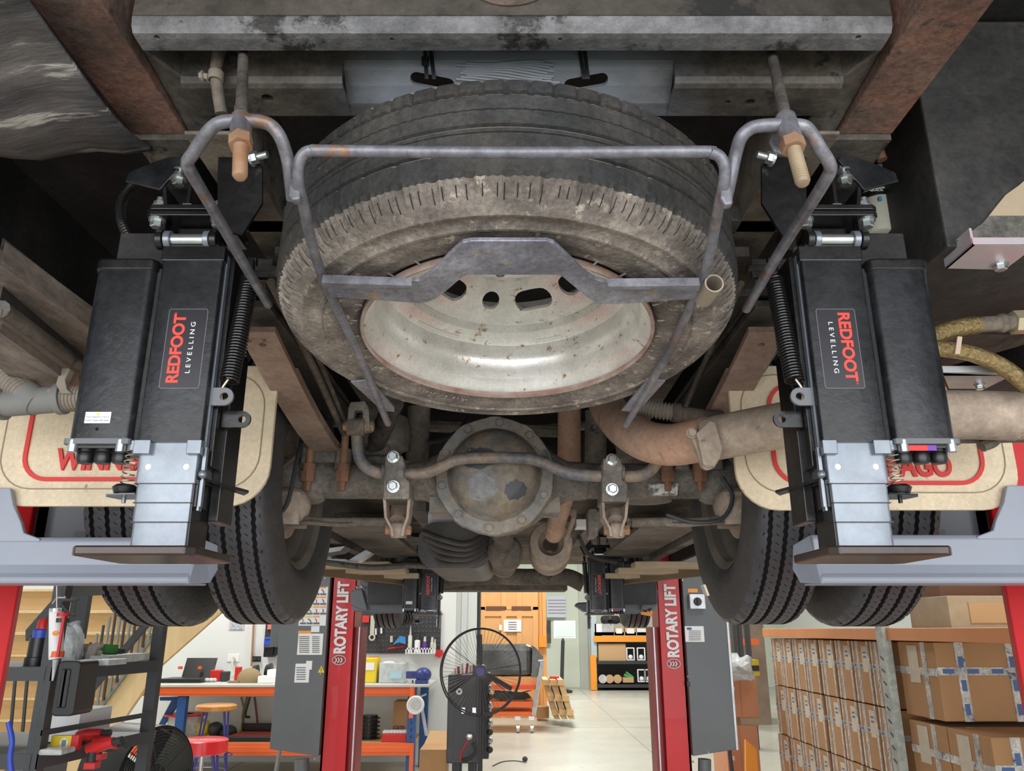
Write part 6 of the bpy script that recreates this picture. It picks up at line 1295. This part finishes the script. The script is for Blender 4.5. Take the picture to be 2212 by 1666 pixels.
q = MB().box((W(1252, 1400, 24.5).x, 24.45, FL), (W(1270, 1400, 24.5).x, 24.6, 3.4)); struct(q.build('door_1', mat('door_grey', (.55, .58, .52), rough=.6)))
# far racking
FR = thing('pallet_rack', 'orange and blue pallet rack at the far end with black shelf bays', 'rack', W(1330, 1490, 23.0)); bpx(1276, 1300, 1288, 1420, 23.3, .3).build('upright', mat('upright_pale', (.45, .55, .60), rough=.5), FR); bpx(1276, 1416, 1289, 1491, 23.25, .3).build('post_guard', m_orange2, FR)
bpx(1283, 1374, 1450, 1387, 23.2, .3).build('shelf_beam', m_orange2, FR)
for y in (1428, 1479): bpx(1290, y, 1450, y+7, 23.2, 1.0).build('steel_shelf', m_dark, FR)
bpx(1290, 1388, 1450, 1492, 24.2, .1).build('back_panel', m_dark, FR); bpx(1284, 1366, 1450, 1374, 23.3, 1).build('deck', m_alu, FR)
for k, (x0, y0, x1, y1, m_, lb) in enumerate(((1285, 1348, 1300, 1374, m_white, 'white document holder on the far rack'), (1300, 1348, 1326, 1373, m_alu, 'grey bin on the far rack'), (1327, 1355, 1348, 1373, m_card2, 'cardboard bin with white label, left'), (1350, 1355, 1374, 1373, m_card2, 'cardboard bin with white label, right'), (1376, 1358, 1396, 1373, m_white, 'white bin beside the right lift post'), (1293, 1391, 1352, 1428, m_card2, 'pair of pale cartons on the upper black shelf'))):
    o = tag(bpx(x0, y0, x1, y1, 23.3, .4).build('storage_bin', m_), lb, 'bin', group='bins on the far rack')
    if k in (2, 3): bpx(x0+4, y0+3, x1-4, y1-4, 23.29, .01).build('white_label', m_white, o)
for k, (x, y) in enumerate(((1362, 1413), (1385, 1413), (1386, 1460), (1401, 1460))):
    C_ = thing('display_cube', ['wire framed cube on the upper shelf, left', 'wire framed cube on the upper shelf, right', 'wire framed cube on the lower shelf, left', 'wire framed cube on the lower shelf, right'][k], 'box', W(x, y, 23.3), 'wire framed cubes'); q = MB()
    ring(W(x-9, y, 23.3).x, W(x+9, y, 23.3).x, W(x, y+14, 23.3).z, W(x, y-14, 23.3).z, .02, .03, 23.3, .03, q); q.build('frame', m_white, C_); MB().ball(W(x, y+7, 23.4), .07).build('contents', m_white, C_)
for k, x in enumerate((1302, 1317, 1334)): tag(MB().cyl(W(x, 1467, 23.3), W(x, 1467, 23.8), .115, seg=20).build('wire_roll', [m_alu, m_card2, m_card2][k]), ['silver roll on the lower black shelf', 'tan roll beside the silver roll', 'tan roll furthest right on the lower shelf'][k], 'roll', group='rolls on the lower shelf')
o = tag(bpx(1346, 1464, 1369, 1475, 23.3, .3).build('open_carton', m_card2), 'small carton with green strips on the lower shelf', 'carton'); MB().tube([W(1348, 1458, 23.4), W(1366, 1466, 23.4)], .04, 6).tube([W(1352, 1452, 23.4), W(1368, 1464, 23.4)], .03, 6).build('green_strip', mat('strip_green', (.1, .4, .12), rough=.5), o)
for k, (x0, y0, x1, y1, m_, lb) in enumerate(((1300, 1330, 1340, 1348, m_under, 'dark goods heaped on the far rack'), (1340, 1336, 1365, 1348, m_ply, 'pale bundle on the far rack'), (1366, 1325, 1400, 1352, m_brown, 'brown sacks on the far rack'))): tag(bpx(x0, y0, x1, y1, 23.6, .4).build('packed_goods', m_, bevel=.08), lb, 'goods')
tag(MB().tube(bezier([W(1061, 1560, 10.6), W(1075, 1600, 10.3), W(1090, 1645, 10.1), W(1140, 1680, 10)]), .008, 6).build('floor_cord', m_dark), 'thin dark cord on the floor beside the tool cabinet', 'cord') if False else None
fz = FL+.008
tag(MB().tube(bezier([WZ(1064, 1655, fz), WZ(1085, 1646, fz), WZ(1110, 1644, fz), WZ(1130, 1646, fz)]), .006, 6).ball(WZ(1134, 1646, fz)+V(0, 0, .03), .035).build('floor_cord', m_dark), 'thin dark cord with a plug on the concrete floor', 'cord')
# ================================================================== RIGHT: CARTON RACK
XR = 2.57
CR = thing('storage_rack', 'orange beamed storage rack full of taped cartons on the right', 'rack', (XR, 6.5, FL))
zb0 = 0.0
MB().box((XR-.02, 3.6, -.068), (XR+.03, 8.4, .012)).build('shelf_beam', mat('beam_orange', (.72, .30, .12), (.66, .26, .10), 3, rough=.45), CR, bevel=.004)
MB().box((XR+.03, 3.6, -.01), (XR+1.0, 8.4, .01)).build('shelf_deck', m_card2, CR); MB().box((XR+.98, 3.4, -.09), (XR+1.02, 8.4, .012)).build('shelf_beam', m_orange, CR)
for y in (5.68, 3.5):
    q = MB().box((XR-.045, y-.05, FL), (XR+.01, y+.05, 1.3)).box((XR+.95, y-.05, FL), (XR+1.0, y+.05, 1.3)); q.build('upright', mat('rack_pale_green', (.46, .49, .45), (.34, .38, .35), 20, rough=.5, mask2=(.45, .55)), CR)
q = MB()
for k in range(16):
    z = -.2-.08*k; q.prism([(XR-.047, 5.66, z), (XR-.047, 5.70, z+.02), (XR-.047, 5.70, z+.03), (XR-.047, 5.66, z+.01)], (-.002, 0, 0))
q.build('punched_slot', m_dark, CR)
HB = .445
def carton_proto():
    C_ = thing('taped_carton', 'x', 'carton', (0, 0, 0)); d, w, h = .6, .30, .435
    MB().box((0, 0, 0), (d, w, h)).build('carton_body', m_card, C_, bevel=.006)
    MB().box((-.0025, w*.62, .0), (0, w*.76, h)).box((-.0021, 0, h*.56), (0, w, h*.64)).box((-.0029, w*.02, 0), (0, w*.11, h)).box((-.0025, w*.90, 0), (0, w*.98, h)).build('packing_tape', m_tape, C_)
    MB().box((-.003, w*.12, h*.50), (-.001, w*.42, h*.92)).build('paper_label', m_paper, C_)
    q = MB()
    for k in range(2): q.box((-.0042, w*.18, h*(.80-.07*k)), (-.003, w*.34, h*(.83-.07*k)))
    q.box((-.0035, w*.45, h*.58), (-.0026, w*.58, h*.62)); q.box((-.0035, w*.82, h*.58), (-.0026, w*.93, h*.62)); q.build('printed_mark', m_printblue, C_)
    MB().box((.0, -.0025, h*.56), (d, 0, h*.64)).box((.2, -.003, 0), (.26, 0, h)).box((.5, -.003, 0), (.56, 0, h)).build('end_tape', m_tape, C_)
    return C_
pc = carton_proto(); first = True; R0 = random.Random(12)
words = ['top', 'second', 'third', 'lowest']
for r in range(4):
    z = -.075-HB*(r+1)+.003
    if r == 3: z = max(z, FL+.0)
    ys = [5.78+.33*k+(.02 if k > 3 else 0) for k in range(8)]
    for k, y in enumerate(ys):
        if r == 3 and z < FL: continue
        o = pc if first else tree(pc, (0, 0, 0), 'x'); first = False
        if r == 3: continue
        o.location = (XR+.045+R0.uniform(0, .015), y, z+EYE)
        o['label'] = 'taped brown carton, %s row, %s behind the rack upright' % (words[r], ['first', 'second', 'third', 'fourth', 'fifth', 'sixth', 'seventh', 'eighth'][k]); o['group'] = 'taped cartons in the rack'
    if r == 3: pass
for o in [o for o in bpy.data.objects if o.get('label') == 'x']:
    for c in list(o.children_recursive): bpy.data.objects.remove(c, do_unlink=True)
    bpy.data.objects.remove(o, do_unlink=True)
def big_carton(y0, y1, z0, z1, depth, label, x0=XR+.035, n=2, name='large_carton'):
    C_ = thing(name, label, 'carton', (x0, y0, z0), 'large cartons at the rack corner'); MB().box((x0, y0, z0), (x0+depth, y1, z1)).build('carton_body', m_card, C_, bevel=.006)
    h = z1-z0; q = MB()
    q.box((x0-.002, y0-.004, z0+h*.58), (x0+depth, y0, z0+h*.68))
    for k in range(n): xx = x0+depth*(.16+.42*k); q.box((xx, y0-.006, z0), (xx+.055, y0-.0, z1))
    q.box((x0-.0038, y0+.12, z0), (x0, y0+.17, z1)).box((x0-.003, y0, z0+h*.56), (x0, y1, z0+h*.66)); q.build('packing_tape', m_tape, C_)
    q = MB()
    for k in range(n):
        xx = x0+depth*(.16+.42*k)
        for j in range(3): q.box((xx+.012, y0-.0075, z0+h*(.08+.3*j)), (xx+.042, y0-.006, z0+h*(.22+.3*j)))
    for k in range(5): q.box((x0+.03+k*depth/5, y0-.0055, z0+h*.60), (x0+.10+k*depth/5, y0-.004, z0+h*.66))
    q.build('printed_mark', m_printblue, C_); MB().box((x0-.004, y0+.22, z0+h*.45), (x0-.002, y0+.35, z0+h*.95)).build('paper_label', m_paper, C_)
big_carton(5.12, 5.60, -.073-.455, -.075, .75, 'large brown carton with crossed blue-printed tape, top of the near bay')
big_carton(4.70, 5.60, -.99, -.535, .03+.0, 'x2') if False else None
for k, y in enumerate((4.66, 5.13)): big_carton(y, y+.455, -.995, -.56, .75 if k else .62, ['brown carton nearest the camera in the second row', 'brown carton below the large crossed-tape carton'][k], n=1)
for k, y in enumerate((4.35, 4.82, 5.28)): big_carton(y, y+.44, -1.45, -1.005, .7, ['open brown carton nearest the camera in the bottom row', 'brown carton in the bottom row, middle', 'brown carton in the bottom row beside the upright'][k], n=1)
tag(MB().box((XR+.03, 4.3, FL), (XR+.9, 8.3, FL+.13)).build('wooden_pallet', m_wood), 'wooden pallet base under the carton rack', 'pallet')
# goods on the deck above
o = tag(MB().box((XR+.1, 5.0, .012), (XR+.75, 5.5, .20)).build('slatted_crate', m_ply, bevel=.004), 'pale slatted crate on the rack deck behind the right tyres', 'crate'); MB().box((XR+.22, 4.99, .04), (XR+.60, 5.0, .16)).build('inner_panel', m_card2, o)
tag(MB().box((XR+.78, 5.0, .012), (XR+.95, 5.4, .2)).build('cardboard_box', m_card2, bevel=.004), 'pale box beside the slatted crate', 'box'); tag(MB().box((XR+.97, 5.0, .012), (XR+1.4, 5.5, .24)).build('cardboard_box', m_crate, bevel=.004), 'orange brown box beside the near right lift column', 'box')
q = MB().ball((XR+1.0, 5.15, .33), (.28, .2, .14), 20, 12)
for v in q.v: v += V(noise.noise(v*14), noise.noise(v*14+V(5, 0, 0)), noise.noise(v*14+V(0, 7, 0)))*.05
tag(q.build('bubble_wrap', m_glassy), 'roll of clear bubble wrap above the boxes', 'wrap')
tag(MB().box((XR+.35, 5.55, .012), (XR+.9, 6.0, .5)).build('dark_carton', mat('carton_dark', (.16, .07, .04), rough=.8)), 'dark brown carton behind the bubble wrap', 'carton')
# pink cartons and wrapped goods between the lift and the rack
for k, (x0, y0, x1, y1, lb) in enumerate(((1572, 1466, 1637, 1550, 'salmon coloured carton at the top of the stack beside the pallet jack'), (1572, 1568, 1642, 1666, 'salmon coloured carton below, beside the orange panel'))):
    C_ = thing('salmon_carton', lb, 'carton', W(x0, y1, 8.6), 'salmon cartons'); q = bpx(x0, y0, x1, y1 if k == 0 else 1720, 8.6, .6); q.build('carton_body', m_pinkcard, C_, bevel=.005); bpx(x0+28, y0+2, x0+29, y1-2, 8.595, .01).build('seam', m_card, C_)
    for yy in (y0+18, y0+66): bpx(x0+3, yy, x0+15, yy+9, 8.59, .01).build('white_label', m_white, C_)
tag(bpx(1600, 1550, 1640, 1568, 8.62, .6).build('pallet_boards', m_ply), 'pale boards between the salmon cartons', 'boards')
q = MB().ball(W(1590, 1443, 8.4), (.20, .2, .12), 20, 12)
for v in q.v: v += V(noise.noise(v*10), noise.noise(v*10+V(5, 0, 0)), noise.noise(v*10+V(0, 7, 0)))*.07
tag(q.build('wrapped_goods', m_glassy), 'clear plastic wrapped goods on the salmon cartons', 'bundle')
o = tag(bpx(1617, 1426, 1640, 1460, 8.3, .2).build('yellow_case', m_yellow), 'yellow and black striped box beside the wrapped goods', 'box'); bpx(1617, 1438, 1640, 1450, 8.29, .02).build('black_band', m_dark, o)
tag(MB().prism([W(x, y, 8.0) for x, y in ((1611, 1598), (1634, 1618), (1640, 1700), (1612, 1700))], (0, .05, 0)).build('orange_panel', m_orange2), 'amber steel panel leaning on the salmon carton', 'panel')
ML = thing('forklift_mast', 'dark forklift mast behind the carton rack', 'mast', W(1600, 1400, 12))
for x in (1586, 1599, 1616): MB().box((W(x, 1400, 12).x, 12, FL), (W(x+7, 1400, 12).x, 12.15, W(x, 1340, 12).z)).build('mast_rail', m_dark, ML)
tag(bpx(1571, 1380, 1640, 1394, 14, .2).build('rack_beam', m_orange), 'distant orange rack beam behind the forklift mast', 'beam')
tag(bpx(1560, 1300, 1660, 1660, 15, 1.5).build('far_cartons', mat('far_brown', (.30, .22, .17), (.22, .15, .11), 3, rough=.9)), 'brown stacked goods far behind the forklift mast', 'goods')
